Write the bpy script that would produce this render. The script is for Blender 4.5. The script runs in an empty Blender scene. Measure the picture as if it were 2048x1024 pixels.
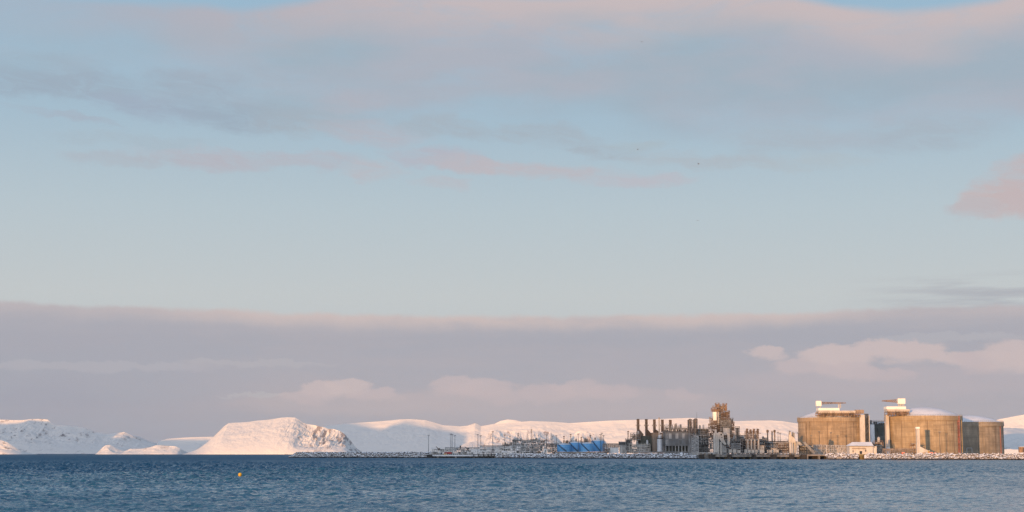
import bpy, math, random
import numpy as np
from mathutils import Vector, Matrix
R = math.radians
SC = bpy.context.scene
COL = SC.collection
random.seed(7)

# ------------------------------------------------------------------ camera
FPX = 3150.0; PITCH = math.atan((906.5-512)/FPX); CAMZ = 4.7
cam = bpy.data.cameras.new('camera'); camo = bpy.data.objects.new('camera', cam); COL.objects.link(camo)
cam.sensor_width = 36; cam.lens = 36*FPX/2048; cam.clip_start = 1; cam.clip_end = 90000
camo.location = (0, 0, CAMZ); camo.rotation_euler = (R(90)+PITCH, 0, 0)
SC.camera = camo
SC.view_settings.view_transform = 'Standard'; SC.view_settings.look = 'None'
SC.view_settings.exposure = 0.40; SC.view_settings.gamma = 1
try:
    SC.cycles.volume_bounces = 0; SC.cycles.max_bounces = 5; SC.cycles.diffuse_bounces = 2
    SC.cycles.glossy_bounces = 2; SC.cycles.transmission_bounces = 2; SC.cycles.use_denoising = True; SC.cycles.denoiser = 'OPENIMAGEDENOISE'; SC.cycles.denoising_input_passes = 'RGB_ALBEDO_NORMAL'; SC.cycles.denoising_prefilter = 'NONE'
except Exception: pass

# ------------------------------------------------------------------ sun
SUN_AZ = R(25); SUN_EL = R(2.5)      # light travels towards azimuth +25 deg (right of view), 2.5 deg downwards
ld = Vector((math.sin(SUN_AZ)*math.cos(SUN_EL), math.cos(SUN_AZ)*math.cos(SUN_EL), -math.sin(SUN_EL)))
sun = bpy.data.lights.new('sun', 'SUN'); suno = bpy.data.objects.new('sun', sun); COL.objects.link(suno)
sun.energy = 4.1; sun.angle = R(0.5); sun.color = (1.0, 0.50, 0.18)
suno.rotation_euler = ld.to_track_quat('-Z', 'Y').to_euler()

# ------------------------------------------------------------------ world
class NT:
    """small helper that writes shader maths"""
    def __init__(s, tree): s.t = tree; s.n = tree.nodes; s.l = tree.links
    def new(s, typ, **kw):
        n = s.n.new(typ)
        for k, v in kw.items(): setattr(n, k, v)
        return n
    def put(s, sock, v):
        if v is None: return
        if hasattr(v, 'is_output'): s.l.new(v, sock)
        else: sock.default_value = v
    def m(s, op, a, b=None, c=None, clamp=False):
        n = s.new('ShaderNodeMath', operation=op, use_clamp=clamp)
        for i, v in enumerate((a, b, c)): s.put(n.inputs[i], v)
        return n.outputs[0]
    def ss(s, v, a, b, lo=0.0, hi=1.0, mode='SMOOTHSTEP'):
        n = s.new('ShaderNodeMapRange', interpolation_type=mode)
        s.put(n.inputs[0], v); 
        for i, q in enumerate((a, b, lo, hi)): s.put(n.inputs[1+i], q)
        return n.outputs[0]
    def comb(s, x, y, z=0.0):
        n = s.new('ShaderNodeCombineXYZ')
        for i, v in enumerate((x, y, z)): s.put(n.inputs[i], v)
        return n.outputs[0]
    def noise(s, vec, scale=1.0, detail=4.0, rough=0.5, dist=0.0):
        n = s.new('ShaderNodeTexNoise'); s.put(n.inputs['Vector'], vec)
        n.inputs['Scale'].default_value = scale; n.inputs['Detail'].default_value = detail
        n.inputs['Roughness'].default_value = rough; n.inputs['Distortion'].default_value = dist
        return n.outputs[0]
    def mix(s, f, a, b):
        n = s.new('ShaderNodeMix', data_type='RGBA')
        s.put(n.inputs[0], f)
        for i, v in ((6, a), (7, b)):
            if isinstance(v, tuple) and len(v) == 3: v = (*v, 1)
            s.put(n.inputs[i], v)
        return n.outputs[2]
    def ramp(s, f, stops):
        n = s.new('ShaderNodeValToRGB'); cr = n.color_ramp
        while len(cr.elements) < len(stops): cr.elements.new(0.5)
        for e, (p, c) in zip(cr.elements, stops): e.position = p; e.color = (*c, 1) if len(c) == 3 else c
        s.put(n.inputs[0], f); return n.outputs[0]

def srgb(r, g, b):
    f = lambda c: (c/255/12.92) if c <= 10 else ((c/255+0.055)/1.055)**2.4
    return (f(r), f(g), f(b))

W = bpy.data.worlds.new('World'); SC.world = W; W.use_nodes = True
w = NT(W.node_tree); w.n.clear()
sky = w.new('ShaderNodeTexSky', sky_type='NISHITA', sun_disc=False)
sky.sun_elevation = SUN_EL
sky.sun_rotation = math.pi + SUN_AZ          # sun stands behind the camera, to the left
sky.air_density = 1.0; sky.dust_density = 1.5; sky.ozone_density = 2.0
tc = w.new('ShaderNodeTexCoord'); sep = w.new('ShaderNodeSeparateXYZ'); w.l.new(tc.outputs['Generated'], sep.inputs[0])
dx, dy, dz = sep.outputs
az = w.m('ARCTAN2', dx, dy)
el = w.m('ARCSINE', dz)
U = w.m('MULTIPLY_ADD', az, 3230.0, 1024.0)          # bearing, in units of 1/3200 rad
V = w.m('MULTIPLY_ADD', w.m('TANGENT', w.m('MINIMUM', el, 1.4)), -3080.0, 906.5)   # height above the horizon, downwards
# clear sky: Nishita seen through a thin high veil
Vn = w.m('DIVIDE', w.m('ADD', V, 3000.0), 3906.0, clamp=True)
def vp(v): return (v+3000)/3906
veil = w.ramp(Vn, [(0.0, srgb(128, 152, 186)), (vp(-900), srgb(132, 163, 198)), (vp(-250), srgb(152, 182, 210)), (vp(60), srgb(160, 192, 214)), (vp(260), srgb(171, 196, 213)),
                   (vp(430), srgb(189, 205, 214)), (vp(600), srgb(201, 208, 211)), (vp(800), srgb(196, 202, 208)), (1.0, srgb(186, 192, 202))])
skyc = w.new('ShaderNodeMix', data_type='RGBA', blend_type='MULTIPLY'); skyc.inputs[0].default_value = 1.0
w.l.new(sky.outputs[0], skyc.inputs[6]); skyc.inputs[7].default_value = (0.1, 0.1, 0.1, 1)
col = w.mix(0.9, skyc.outputs[2], veil)
def N(su, sv, detail=4, rough=0.5, off=0.0, dist=0.0, u=None, v=None):
    return w.noise(w.comb(w.m('DIVIDE', u or U, su), w.m('DIVIDE', v or V, sv), off), 1.0, detail, rough, dist)
ctr = lambda n, k: w.m('MULTIPLY', w.m('SUBTRACT', n, 0.5), k)
add = lambda a, b: w.m('ADD', a, b)
mul = lambda a, b: w.m('MULTIPLY', a, b)
# --- middle clouds: individual wisps with warped, torn edges
nA = N(120, 70, 6, 0.6, 50.0); nB = N(120, 60, 6, 0.6, 60.0); nC = N(34, 15, 5, 0.62, 70.0)
Uw = add(U, ctr(nA, 170)); Vw = add(V, add(ctr(nB, 60), ctr(nC, 16)))
fib = w.ss(N(90, 22, 6, 0.66, 80.0, 0.6, u=Uw, v=w.m('MULTIPLY_ADD', U, -0.10, V)), 0.30, 0.62, 0.35, 1.0)
def wisp(c, u0, v0, ru, rv, colr, k, sl=0.0, soft=0.15):
    a_ = w.m('MULTIPLY_ADD', Uw, 1.0/ru, -u0/ru)
    vv = w.m('MULTIPLY_ADD', a_, -sl*ru, Vw) if sl else Vw
    b_ = w.m('MULTIPLY_ADD', vv, 1.0/rv, -v0/rv)
    r_ = add(mul(a_, a_), mul(b_, b_))
    return w.mix(mul(mul(w.ss(r_, 1.6, soft-0.15), fib), k*0.88), c, srgb(*colr))
GRY = (155, 171, 187); GR2 = (166, 178, 189); PNK = (181, 181, 191); PN2 = (188, 184, 191)
for q in ((10, 205, 90, 30, GRY, 0.9), (150, 200, 110, 36, GRY, 0.95), (60, 165, 110, 22, (156, 177, 193), 0.8), (280, 238, 120, 30, (158, 172, 190), 0.95, 0.08), (370, 192, 110, 34, GRY, 0.9), (110, 268, 110, 9, (166, 179, 194), 0.9, 0.14),
          (470, 248, 140, 36, GRY, 0.95, 0.05), (600, 256, 130, 34, GR2, 0.95), (260, 305, 160, 14, (168, 184, 196), 0.7), (690, 212, 80, 28, PNK, 0.95), (735, 275, 110, 26, PNK, 0.9, 0.05), (395, 338, 150, 22, PNK, 1.0, 0.05), (230, 345, 120, 16, (174, 181, 191), 0.7),
          (600, 333, 120, 18, PNK, 0.9), (740, 352, 70, 18, PN2, 0.9), (880, 262, 120, 24, GR2, 0.9, 0.10), (870, 325, 110, 20, (180, 180, 192), 0.9, 0.08), (970, 340, 130, 16, PN2, 1.0, 0.06), (880, 375, 60, 12, PN2, 0.6), (1090, 275, 110, 22, GR2, 0.9, 0.10), (1200, 312, 110, 18, GR2, 0.9, 0.08),
          (1080, 350, 180, 18, PN2, 0.95, 0.04), (1290, 372, 130, 14, (188, 185, 194), 0.8), (1290, 300, 80, 14, (170, 185, 194), 0.8), (1440, 335, 170, 18, (174, 184, 193), 0.9, 0.05), (1600, 300, 140, 30, (170, 183, 194), 0.85), (1640, 345, 120, 16, (176, 188, 196), 0.7), (560, 160, 150, 26, (160, 177, 192), 0.7), (1850, 300, 140, 36, (166, 179, 191), 0.8)):
    col = wisp(col, *q)
# --- upper cloud sheet with a pink sunlit rim
edge = w.m('MULTIPLY_ADD', w.ss(U, 430, 760), -42.0, 24.0)
edge = add(edge, mul(w.ss(U, 1500, 1840), w.ss(U, 2260, 1900, 0.0, 60.0)))
edge = add(edge, ctr(N(240, 160, 4, 0.5, 1.3), 34))
dv = w.m('SUBTRACT', V, edge)
fadebot = w.ss(w.m('SUBTRACT', V, w.m('ADD', w.m('MULTIPLY_ADD', w.ss(U, 300, 1900), 110.0, 150.0), ctr(N(360, 130, 5, 0.55, 6.4), 260))), 90, -60)
m1 = mul(mul(w.ss(dv, 0, 26), fadebot), mul(w.ss(U, -40, 500, 0.35, 0.95), w.ss(N(300, 90, 6, 0.62, 16.6, 0.5), 0.28, 0.5, 0.6, 1.0)))
pk = w.ss(add(dv, ctr(N(240, 90, 4, 0.5, 2.2), 90)), 130, 20)
c1 = w.mix(pk, w.mix(w.ss(N(380, 110, 4, 0.5, 8.1), 0.35, 0.65), srgb(160, 177, 191), srgb(173, 178, 190)),
           w.mix(w.ss(U, 200, 1100), srgb(177, 176, 186), srgb(200, 186, 187)))
col = w.mix(m1, col, c1)
# --- small pink cloud at the right
for q in ((2040, 396, 100, 44, (192, 182, 186), 1.0, -0.3), (2010, 432, 84, 36, (196, 181, 182), 1.0, -0.1), (1960, 448, 60, 20, (186, 184, 190), 0.7), (2070, 415, 80, 56, (194, 181, 184), 1.0)):
    col = wisp(col, *q, soft=0.45) if len(q) == 7 else wisp(col, *q, 0.0, 0.45)
# --- faint grey streaks low right
m4 = mul(mul(w.ss(N(300, 22, 4, 0.5, 7.7), 0.42, 0.62), w.ss(U, 1640, 2000)), mul(w.ss(V, 560, 595), w.ss(V, 660, 630)))
col = w.mix(mul(m4, 0.9), col, srgb(172, 176, 184))
# --- low bank
be = add(w.m('MULTIPLY_ADD', w.ss(U, 0, 900), 14.0, 620.0), add(ctr(N(120, 60, 5, 0.55, 12.0), 22), ctr(N(30, 40, 4, 0.6, 13.0), 9)))
be = add(be, mul(w.ss(U, 1450, 1720), -8.0))
db = w.m('SUBTRACT', V, be)
mb = w.ss(db, 0, 14)
body = w.ramp(w.m('DIVIDE', w.m('SUBTRACT', add(V, ctr(N(500, 30, 4, 0.5, 14.0), 40)), 620.0), 290.0, clamp=True),
              [(0.0, srgb(186, 181, 186)), (0.22, srgb(172, 171, 180)), (0.45, srgb(172, 171, 180)), (0.7, srgb(174, 170, 178)), (1.0, srgb(170, 167, 176))])
body = w.mix(mul(w.ss(U, 620, 100), w.ss(V, 640, 860, 0.2, 0.85)), body, srgb(156, 162, 177))
body = w.mix(w.ss(N(420, 70, 5, 0.6, 17.7, 0.4), 0.35, 0.65), w.mix(0.55, body, srgb(163, 168, 180)), body)
rim = mul(w.ss(db, 42, 8), w.m('MAXIMUM', w.ss(U, 80, 620, 0.35, 1.0), 0.0))
rim = mul(rim, w.ss(U, 1850, 1550, 0.3, 1.0))
rim = mul(rim, w.ss(N(150, 40, 4, 0.55, 15.5), 0.25, 0.5, 0.5, 1.0))
body = w.mix(rim, body, srgb(203, 189, 187))
nD = N(46, 26, 6, 0.6, 90.0); nE = N(46, 24, 6, 0.6, 95.0)
Up = add(U, ctr(nD, 75)); Vp = add(V, ctr(nE, 34))
def puff(c, u0, v0, ru, rv, colr, k):
    """one cumulus: crisp billowed top, soft foot"""
    a_ = w.m('MULTIPLY_ADD', Up, 1.0/ru, -u0/ru); b_ = w.m('MULTIPLY_ADD', Vp, 1.0/rv, -v0/rv)
    r_ = add(mul(a_, a_), mul(b_, b_)); inner = w.ss(b_, -0.6, 0.8, 0.58, -0.1)
    n_ = w.new('ShaderNodeMapRange', interpolation_type='SMOOTHSTEP'); w.put(n_.inputs[0], r_); n_.inputs[1].default_value = 1.2; w.put(n_.inputs[2], inner); n_.inputs[3].default_value = 0.0; n_.inputs[4].default_value = min(1.0, k*1.02)
    return w.mix(n_.outputs[0], c, srgb(*colr))
P1 = (200, 186, 187); P2 = (195, 182, 185); P3 = (192, 180, 184)
for q in ((1100, 815, 420, 40, (184, 176, 181), 0.6), (700, 812, 260, 26, (184, 176, 181), 0.55), (1820, 775, 420, 34, (182, 175, 182), 0.6), (150, 745, 300, 10, (180, 179, 187), 0.5), (500, 735, 170, 8, (182, 180, 186), 0.5), (520, 796, 90, 5, (186, 186, 190), 0.5),
          (640, 786, 52, 20, P1, 0.8), (690, 780, 50, 20, P1, 0.85), (745, 796, 60, 14, P2, 0.7), (610, 800, 60, 16, P2, 0.6), (905, 778, 62, 22, P2, 0.75), (965, 782, 66, 24, P2, 0.75), (1010, 800, 60, 18, P3, 0.6), (1100, 792, 66, 22, P3, 0.7), (1160, 785, 62, 22, P2, 0.65), (1230, 790, 56, 20, P3, 0.7), (1370, 796, 40, 14, P3, 0.5),
          (1548, 716, 44, 15, P1, 0.85), (1610, 742, 70, 18, P2, 0.75), (1665, 722, 62, 24, P1, 0.95), (1705, 728, 50, 26, P1, 0.95), (1770, 712, 66, 22, P1, 0.95), (1830, 718, 76, 24, P1, 0.95), (1905, 730, 50, 14, P1, 0.9), (1960, 738, 60, 26, P2, 0.9), (2020, 728, 66, 34, P1, 0.9), (2090, 735, 90, 40, P1, 0.9), (1700, 752, 70, 18, P2, 0.8), (1760, 760, 90, 14, P3, 0.7), (1900, 690, 160, 10, (180, 180, 187), 0.5)):
    body = puff(body, *q)
col = w.mix(mb, col, body)
# behind the horizon: sea-grey ground
col = w.mix(w.ss(el, -0.002, -0.03), col, (0.06, 0.09, 0.12))
# the half of the sky around the low sun gets an added warm gain, lighting shaded snow and plant
cs = w.m('ADD', w.m('MULTIPLY', dx, -math.sin(SUN_AZ)), w.m('MULTIPLY', dy, -math.cos(SUN_AZ)))
glow = w.ss(cs, 0.25, 1.0); up = w.ss(el, -0.03, 0.05)
gain = w.m('MULTIPLY', w.m('MULTIPLY_ADD', mul(glow, up), 2.1, 1.0), 0.758)
col = w.mix(mul(glow, up), col, w.mix(0.5, col, (0.62, 0.50, 0.40)))
vm_ = w.new('ShaderNodeVectorMath', operation='SCALE'); w.l.new(col, vm_.inputs[0]); w.put(vm_.inputs['Scale'], gain)
bg = w.new('ShaderNodeBackground'); w.l.new(vm_.outputs[0], bg.inputs[0]); bg.inputs[1].default_value = 1.0
wo = w.new('ShaderNodeOutputWorld'); w.l.new(bg.outputs[0], wo.inputs[0])

# ------------------------------------------------------------------ measuring helpers
def ray(x, y):
    a = (x-1024)/FPX; b = (512-y)/FPX
    return a, math.cos(PITCH)-b*math.sin(PITCH), math.sin(PITCH)+b*math.cos(PITCH)
def PX(x, D, y=875):
    a, c, s = ray(x, y); return a/c*D
def PZ(y, D):
    a, c, s = ray(1024, y); return CAMZ + s/c*D
def at(x, y, D): return Vector((PX(x, D, y), D, PZ(y, D)))

# ------------------------------------------------------------------ materials
def principled(name):
    m = bpy.data.materials.new(name); m.use_nodes = True
    t = NT(m.node_tree); b = m.node_tree.nodes['Principled BSDF']
    return m, t, b
def geo(t):
    g = t.new('ShaderNodeNewGeometry'); return g.outputs['Position'], g.outputs['Normal']
def paint(name, c, rough=0.6, var=0.25, scale=0.35, metal=0.0, dirt=None, streak=True):
    m, t, b = principled(name); P, Nn = geo(t)
    vm = t.new('ShaderNodeVectorMath', operation='MULTIPLY'); t.l.new(P, vm.inputs[0]); vm.inputs[1].default_value = (1, 1, 0.3 if streak else 1)
    n = t.noise(vm.outputs[0], scale, 5, 0.62)
    d = dirt or tuple(x*(1-var*1.7) for x in c)
    hi = tuple(min(1, x*(1+var*0.4)) for x in c)
    cc = t.mix(t.ss(n, 0.34, 0.62), d, hi)
    n2 = t.noise(vm.outputs[0], scale*6, 3, 0.6)
    cc = t.mix(t.ss(n2, 0.55, 0.75, 0, 0.45), cc, tuple(x*0.55 for x in c))
    t.put(b.inputs['Base Color'], cc); b.inputs['Roughness'].default_value = rough; b.inputs['Metallic'].default_value = metal
    return m
def snowmix(name, rockc=(0.10, 0.09, 0.09), thr=(0.25, 0.55), scale=0.8, bump=0.0, snow=(0.80, 0.81, 0.83), rock2=None, cover=0.0):
    m, t, b = principled(name); P, Nn = geo(t)
    sp = t.new('ShaderNodeSeparateXYZ'); t.l.new(Nn, sp.inputs[0])
    n = t.noise(P, scale, 5, 0.65)
    k = t.ss(t.m('ADD', sp.outputs[2], t.m('MULTIPLY', t.m('SUBTRACT', n, 0.5), 0.9)), thr[0], thr[1])
    rc = t.mix(t.ss(t.noise(P, scale*0.7, 4, 0.6), 0.35, 0.65), rockc, rock2 or tuple(x*1.9 for x in rockc))
    if name == 'snowy_boulder':
        pz = t.new('ShaderNodeSeparateXYZ'); t.l.new(P, pz.inputs[0])
        tide = t.ss(t.m('ADD', pz.outputs[2], t.m('MULTIPLY', n, 1.2)), 1.2, 2.0)
        k = t.m('MULTIPLY', k, tide); rc = t.mix(tide, tuple(x*0.45 for x in rockc), rc)
    t.put(b.inputs['Base Color'], t.mix(k, rc, snow)); b.inputs['Roughness'].default_value = 0.85
    return m

M = {}
M['grey'] = paint('painted_grey_steel', (0.25, 0.25, 0.25), 0.55)
M['lgrey'] = paint('light_grey_steel', (0.44, 0.435, 0.425), 0.5)
M['dgrey'] = paint('dark_grey_steel', (0.085, 0.088, 0.09), 0.6)
M['black'] = paint('blackened_steel', (0.022, 0.023, 0.025), 0.7)
M['brown'] = paint('rusty_brown_steel', (0.17, 0.12, 0.09), 0.7, 0.35)
M['rust'] = paint('orange_rust', (0.31, 0.20, 0.12), 0.75, 0.35)
M['cream'] = paint('cream_cladding', (0.54, 0.50, 0.445), 0.55, 0.12)
M['white'] = paint('white_cladding', (0.78, 0.77, 0.74), 0.5, 0.08)
M['bright'] = paint('bright_white_cladding', (0.86, 0.84, 0.76), 0.45, 0.03)
M['green'] = paint('dark_green_cladding', (0.075, 0.085, 0.07), 0.6)
M['blue'] = paint('blue_tank_paint', (0.15, 0.45, 0.82), 0.4, 0.06, 0.15)
M['stack'] = paint('sooty_stack_steel', (0.075, 0.052, 0.042), 0.7, 0.3)
M['faded_red'] = paint('faded_red_steel', (0.34, 0.13, 0.10), 0.6, 0.3)
M['dblue'] = paint('dark_blue_steel', (0.02, 0.05, 0.12), 0.5)
M['red'] = paint('red_paint', (0.42, 0.04, 0.035), 0.45, 0.2)
M['orange'] = paint('orange_paint', (0.75, 0.16, 0.05), 0.5, 0.12)
M['yellow'] = paint('yellow_paint', (0.62, 0.40, 0.03), 0.45, 0.15)
M['olive'] = paint('olive_concrete', (0.16, 0.125, 0.05), 0.8, 0.3)
M['tan'] = paint('tan_panel', (0.29, 0.225, 0.175), 0.6, 0.15)
M['silver'] = paint('silver_cladding', (0.62, 0.63, 0.65), 0.4, 0.06, metal=0.2)
M['panel'] = paint('weathered_grey_panel', (0.21, 0.215, 0.22), 0.5, 0.2, 0.12)
M['glass'] = paint('dark_window', (0.02, 0.025, 0.03), 0.15, 0.1)
M['timber'] = paint('dark_wet_timber', (0.045, 0.037, 0.03), 0.8, 0.3)
M['slab'] = paint('pier_concrete', (0.27, 0.245, 0.22), 0.8, 0.25)
M['snow'] = snowmix('snow_cover', (0.3, 0.28, 0.27), (0.0, 0.3), 0.5)
M['roofsnow'] = paint('roof_snow', (0.78, 0.79, 0.82), 0.8, 0.06, 0.08, streak=False)
M['rock'] = snowmix('snowy_boulder', (0.055, 0.05, 0.048), (0.34, 0.62), 0.9, rock2=(0.21, 0.185, 0.175))
M['ground'] = snowmix('trodden_snow', (0.13, 0.12, 0.11), (0.55, 1.1), 0.12, snow=(0.72, 0.72, 0.74))
M['clutter'] = paint('mixed_pipe_cladding', (0.31, 0.295, 0.275), 0.5, 0.45, 0.9, streak=False)

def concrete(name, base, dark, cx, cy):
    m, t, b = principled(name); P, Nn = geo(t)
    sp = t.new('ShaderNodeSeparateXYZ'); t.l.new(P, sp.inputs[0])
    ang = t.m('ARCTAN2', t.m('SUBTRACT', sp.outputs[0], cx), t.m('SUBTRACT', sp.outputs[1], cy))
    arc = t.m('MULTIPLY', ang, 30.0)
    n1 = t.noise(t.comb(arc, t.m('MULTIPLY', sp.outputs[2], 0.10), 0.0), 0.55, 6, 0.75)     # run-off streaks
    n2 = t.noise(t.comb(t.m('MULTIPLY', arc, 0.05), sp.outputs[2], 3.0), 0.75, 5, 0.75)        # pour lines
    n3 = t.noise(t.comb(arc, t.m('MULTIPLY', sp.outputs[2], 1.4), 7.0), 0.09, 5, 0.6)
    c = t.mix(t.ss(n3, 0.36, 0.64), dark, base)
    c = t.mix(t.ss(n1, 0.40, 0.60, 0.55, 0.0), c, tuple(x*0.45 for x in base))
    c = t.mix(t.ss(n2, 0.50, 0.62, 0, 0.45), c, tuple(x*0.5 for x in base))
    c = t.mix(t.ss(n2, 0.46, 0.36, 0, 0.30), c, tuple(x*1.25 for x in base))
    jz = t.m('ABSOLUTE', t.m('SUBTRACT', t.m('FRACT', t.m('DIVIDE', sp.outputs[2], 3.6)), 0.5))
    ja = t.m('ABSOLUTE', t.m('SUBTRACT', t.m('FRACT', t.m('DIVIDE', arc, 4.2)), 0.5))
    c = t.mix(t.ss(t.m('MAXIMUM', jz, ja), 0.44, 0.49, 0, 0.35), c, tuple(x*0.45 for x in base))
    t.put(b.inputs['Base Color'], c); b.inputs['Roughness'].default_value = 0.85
    return m

# ------------------------------------------------------------------ mesh builder
class MB:
    def __init__(s): s.v = []; s.f = []
    def add(s, vs, fs):
        o = len(s.v); s.v += [tuple(v) for v in vs]; s.f += [tuple(i+o for i in f) for f in fs]; return s
    def box(s, x0, x1, y0, y1, z0, z1):
        vs = [(x, y, z) for z in (z0, z1) for y in (y0, y1) for x in (x0, x1)]
        return s.add(vs, [(0, 2, 3, 1), (4, 5, 7, 6), (0, 1, 5, 4), (2, 6, 7, 3), (0, 4, 6, 2), (1, 3, 7, 5)])
    def cbox(s, c, sx, sy, sz, rz=0):
        ca, sa = math.cos(rz), math.sin(rz); vs = []
        for z in (-sz/2, sz/2):
            for y in (-sy/2, sy/2):
                for x in (-sx/2, sx/2): vs.append((c[0]+x*ca-y*sa, c[1]+x*sa+y*ca, c[2]+z))
        return s.add(vs, [(0, 2, 3, 1), (4, 5, 7, 6), (0, 1, 5, 4), (2, 6, 7, 3), (0, 4, 6, 2), (1, 3, 7, 5)])
    def tube(s, p, q, r0, r1=None, n=8, caps=True):
        p = Vector(p); q = Vector(q); r1 = r0 if r1 is None else r1
        d = (q-p); 
        if d.length < 1e-6: return s
        d.normalize(); a = d.orthogonal().normalized() if abs(d.z) < 0.99 else Vector((1, 0, 0)); a = (a-d*a.dot(d)).normalized(); b = d.cross(a)
        ph = math.pi/4 if n == 4 else 0
        vs = [p+(a*math.cos(2*math.pi*i/n+ph)+b*math.sin(2*math.pi*i/n+ph))*r0 for i in range(n)]
        vs += [q+(a*math.cos(2*math.pi*i/n+ph)+b*math.sin(2*math.pi*i/n+ph))*r1 for i in range(n)]
        fs = [(i, (i+1) % n, n+(i+1) % n, n+i) for i in range(n)]
        if caps: fs += [tuple(range(n-1, -1, -1)), tuple(range(n, 2*n))]
        return s.add(vs, fs)
    def bar(s, p, q, w=0.3): return s.tube(p, q, w*0.707, None, 4)
    def lathe(s, cx, cy, prof, n=64, a0=0, a1=2*math.pi):
        full = abs(a1-a0-2*math.pi) < 1e-6; k = n if full else n+1
        vs = []
        for r, z in prof:
            for i in range(k):
                a = a0+(a1-a0)*i/n; vs.append((cx+r*math.sin(a), cy-r*math.cos(a), z))
        fs = []
        for j in range(len(prof)-1):
            for i in range(n):
                i2 = (i+1) % k; fs.append((j*k+i, j*k+i2, (j+1)*k+i2, (j+1)*k+i))
        return s.add(vs, fs)
    def prism(s, pts, y0, y1):
        """outline in x,z extruded along y"""
        n = len(pts); vs = [(x, y0, z) for x, z in pts]+[(x, y1, z) for x, z in pts]
        fs = [tuple(range(n)), tuple(range(2*n-1, n-1, -1))]+[(i, n+i, n+(i+1) % n, (i+1) % n) for i in range(n)]
        return s.add(vs, fs)
    def build(s, name, mat, parent=None, base=None, smooth=False):
        """parent: Empty (verts become relative to it); base: origin of a lone mesh"""
        org = Vector((0, 0, 0))
        if parent is not None: org = Vector(parent['_o']) if '_o' in parent else Vector(parent.location)
        elif base is not None: org = Vector(base)
        elif s.v:
            a = np.array(s.v); org = Vector(((a[:, 0].min()+a[:, 0].max())/2, (a[:, 1].min()+a[:, 1].max())/2, a[:, 2].min()))
        me = bpy.data.meshes.new(name); a = np.array(s.v)-np.array(org)
        me.from_pydata(a.tolist(), [], s.f); me.update()
        if smooth: me.polygons.foreach_set('use_smooth', [True]*len(me.polygons))
        me.materials.append(M[mat] if isinstance(mat, str) else mat)
        o = bpy.data.objects.new(name, me); COL.objects.link(o)
        if parent is not None:
            o.parent = parent; ORG[o.name] = org.copy()
            if parent.type == 'MESH': pass
        else: o.location = org
        return o
def pieces(lst, root, cap=90):
    """lst of (name, material, builder): each a part; past the cap the rest share one uncountable part"""
    cnt = {}; rest = {}
    lst = sorted(lst, key=lambda q: -q[3])
    for nm, mt, fn, size in lst:
        cnt[nm] = cnt.get(nm, 0)+1
        if cnt[nm] <= cap: mb = MB(); fn(mb); mb.build(nm, mt, root)
        else: fn(rest.setdefault((nm, mt), MB()))
    for (nm, mt), mb in rest.items(): mb.build(nm, mt, root)['kind'] = 'stuff'
ORG = {}
def sub(mb, name, mat, part, smooth=False):
    """a sub-part: parent is a part mesh whose own parent is the thing"""
    root = part.parent; org = Vector(root.location)
    me = bpy.data.meshes.new(name); a = np.array(mb.v)-np.array(org)
    me.from_pydata(a.tolist(), [], mb.f); me.update()
    if smooth: me.polygons.foreach_set('use_smooth', [True]*len(me.polygons))
    me.materials.append(M[mat]); o = bpy.data.objects.new(name, me); COL.objects.link(o); o.parent = part
    return o
def thing(name, label, cat, loc, group=None):
    o = bpy.data.objects.new(name, None); COL.objects.link(o); o.location = loc; o.empty_display_size = 1
    o['label'] = label; o['category'] = cat
    if group: o['group'] = group
    return o
def tag(o, label, cat, group=None):
    o['label'] = label; o['category'] = cat
    if group: o['group'] = group
    return o
def struct(o, kind='structure'): o['kind'] = kind; return o

# ------------------------------------------------------------------ numpy noise and terrain
_rs = np.random.RandomState(11); _lat = _rs.rand(256, 256)
def vnoise(x, y):
    xi = np.floor(x).astype(int); yi = np.floor(y).astype(int); fx = x-xi; fy = y-yi
    fx = fx*fx*(3-2*fx); fy = fy*fy*(3-2*fy)
    g = lambda i, j: _lat[i % 256, j % 256]
    return (g(xi, yi)*(1-fx)+g(xi+1, yi)*fx)*(1-fy)+(g(xi, yi+1)*(1-fx)+g(xi+1, yi+1)*fx)*fy
def fbm(x, y, o=5, rg=False, gain=0.5):
    s = 0; a = 1; t = 0
    for k in range(o):
        n = vnoise(x*2**k+17*k, y*2**k+31*k)
        if rg: n = 1-abs(2*n-1)
        s = s+a*n; t += a; a *= gain
    return s/t
def grid_mesh(name, X, Y, Z, mat, smooth=False, kind='structure'):
    ny, nx = X.shape
    me = bpy.data.meshes.new(name); co = np.stack([X, Y, Z], -1).reshape(-1, 3)
    i = np.arange(ny*nx).reshape(ny, nx); q = np.stack([i[:-1, :-1], i[:-1, 1:], i[1:, 1:], i[1:, :-1]], -1).reshape(-1, 4)
    me.vertices.add(len(co)); me.vertices.foreach_set('co', co.ravel())
    me.loops.add(q.size); me.loops.foreach_set('vertex_index', q.ravel())
    me.polygons.add(len(q)); me.polygons.foreach_set('loop_start', np.arange(len(q))*4); me.polygons.foreach_set('loop_total', np.full(len(q), 4))
    me.update(); me.validate()
    me.polygons.foreach_set('use_smooth', [smooth]*len(me.polygons))
    me.materials.append(M[mat] if isinstance(mat, str) else mat)
    o = bpy.data.objects.new(name, me); COL.objects.link(o)
    if kind: o['kind'] = kind
    return o

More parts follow.
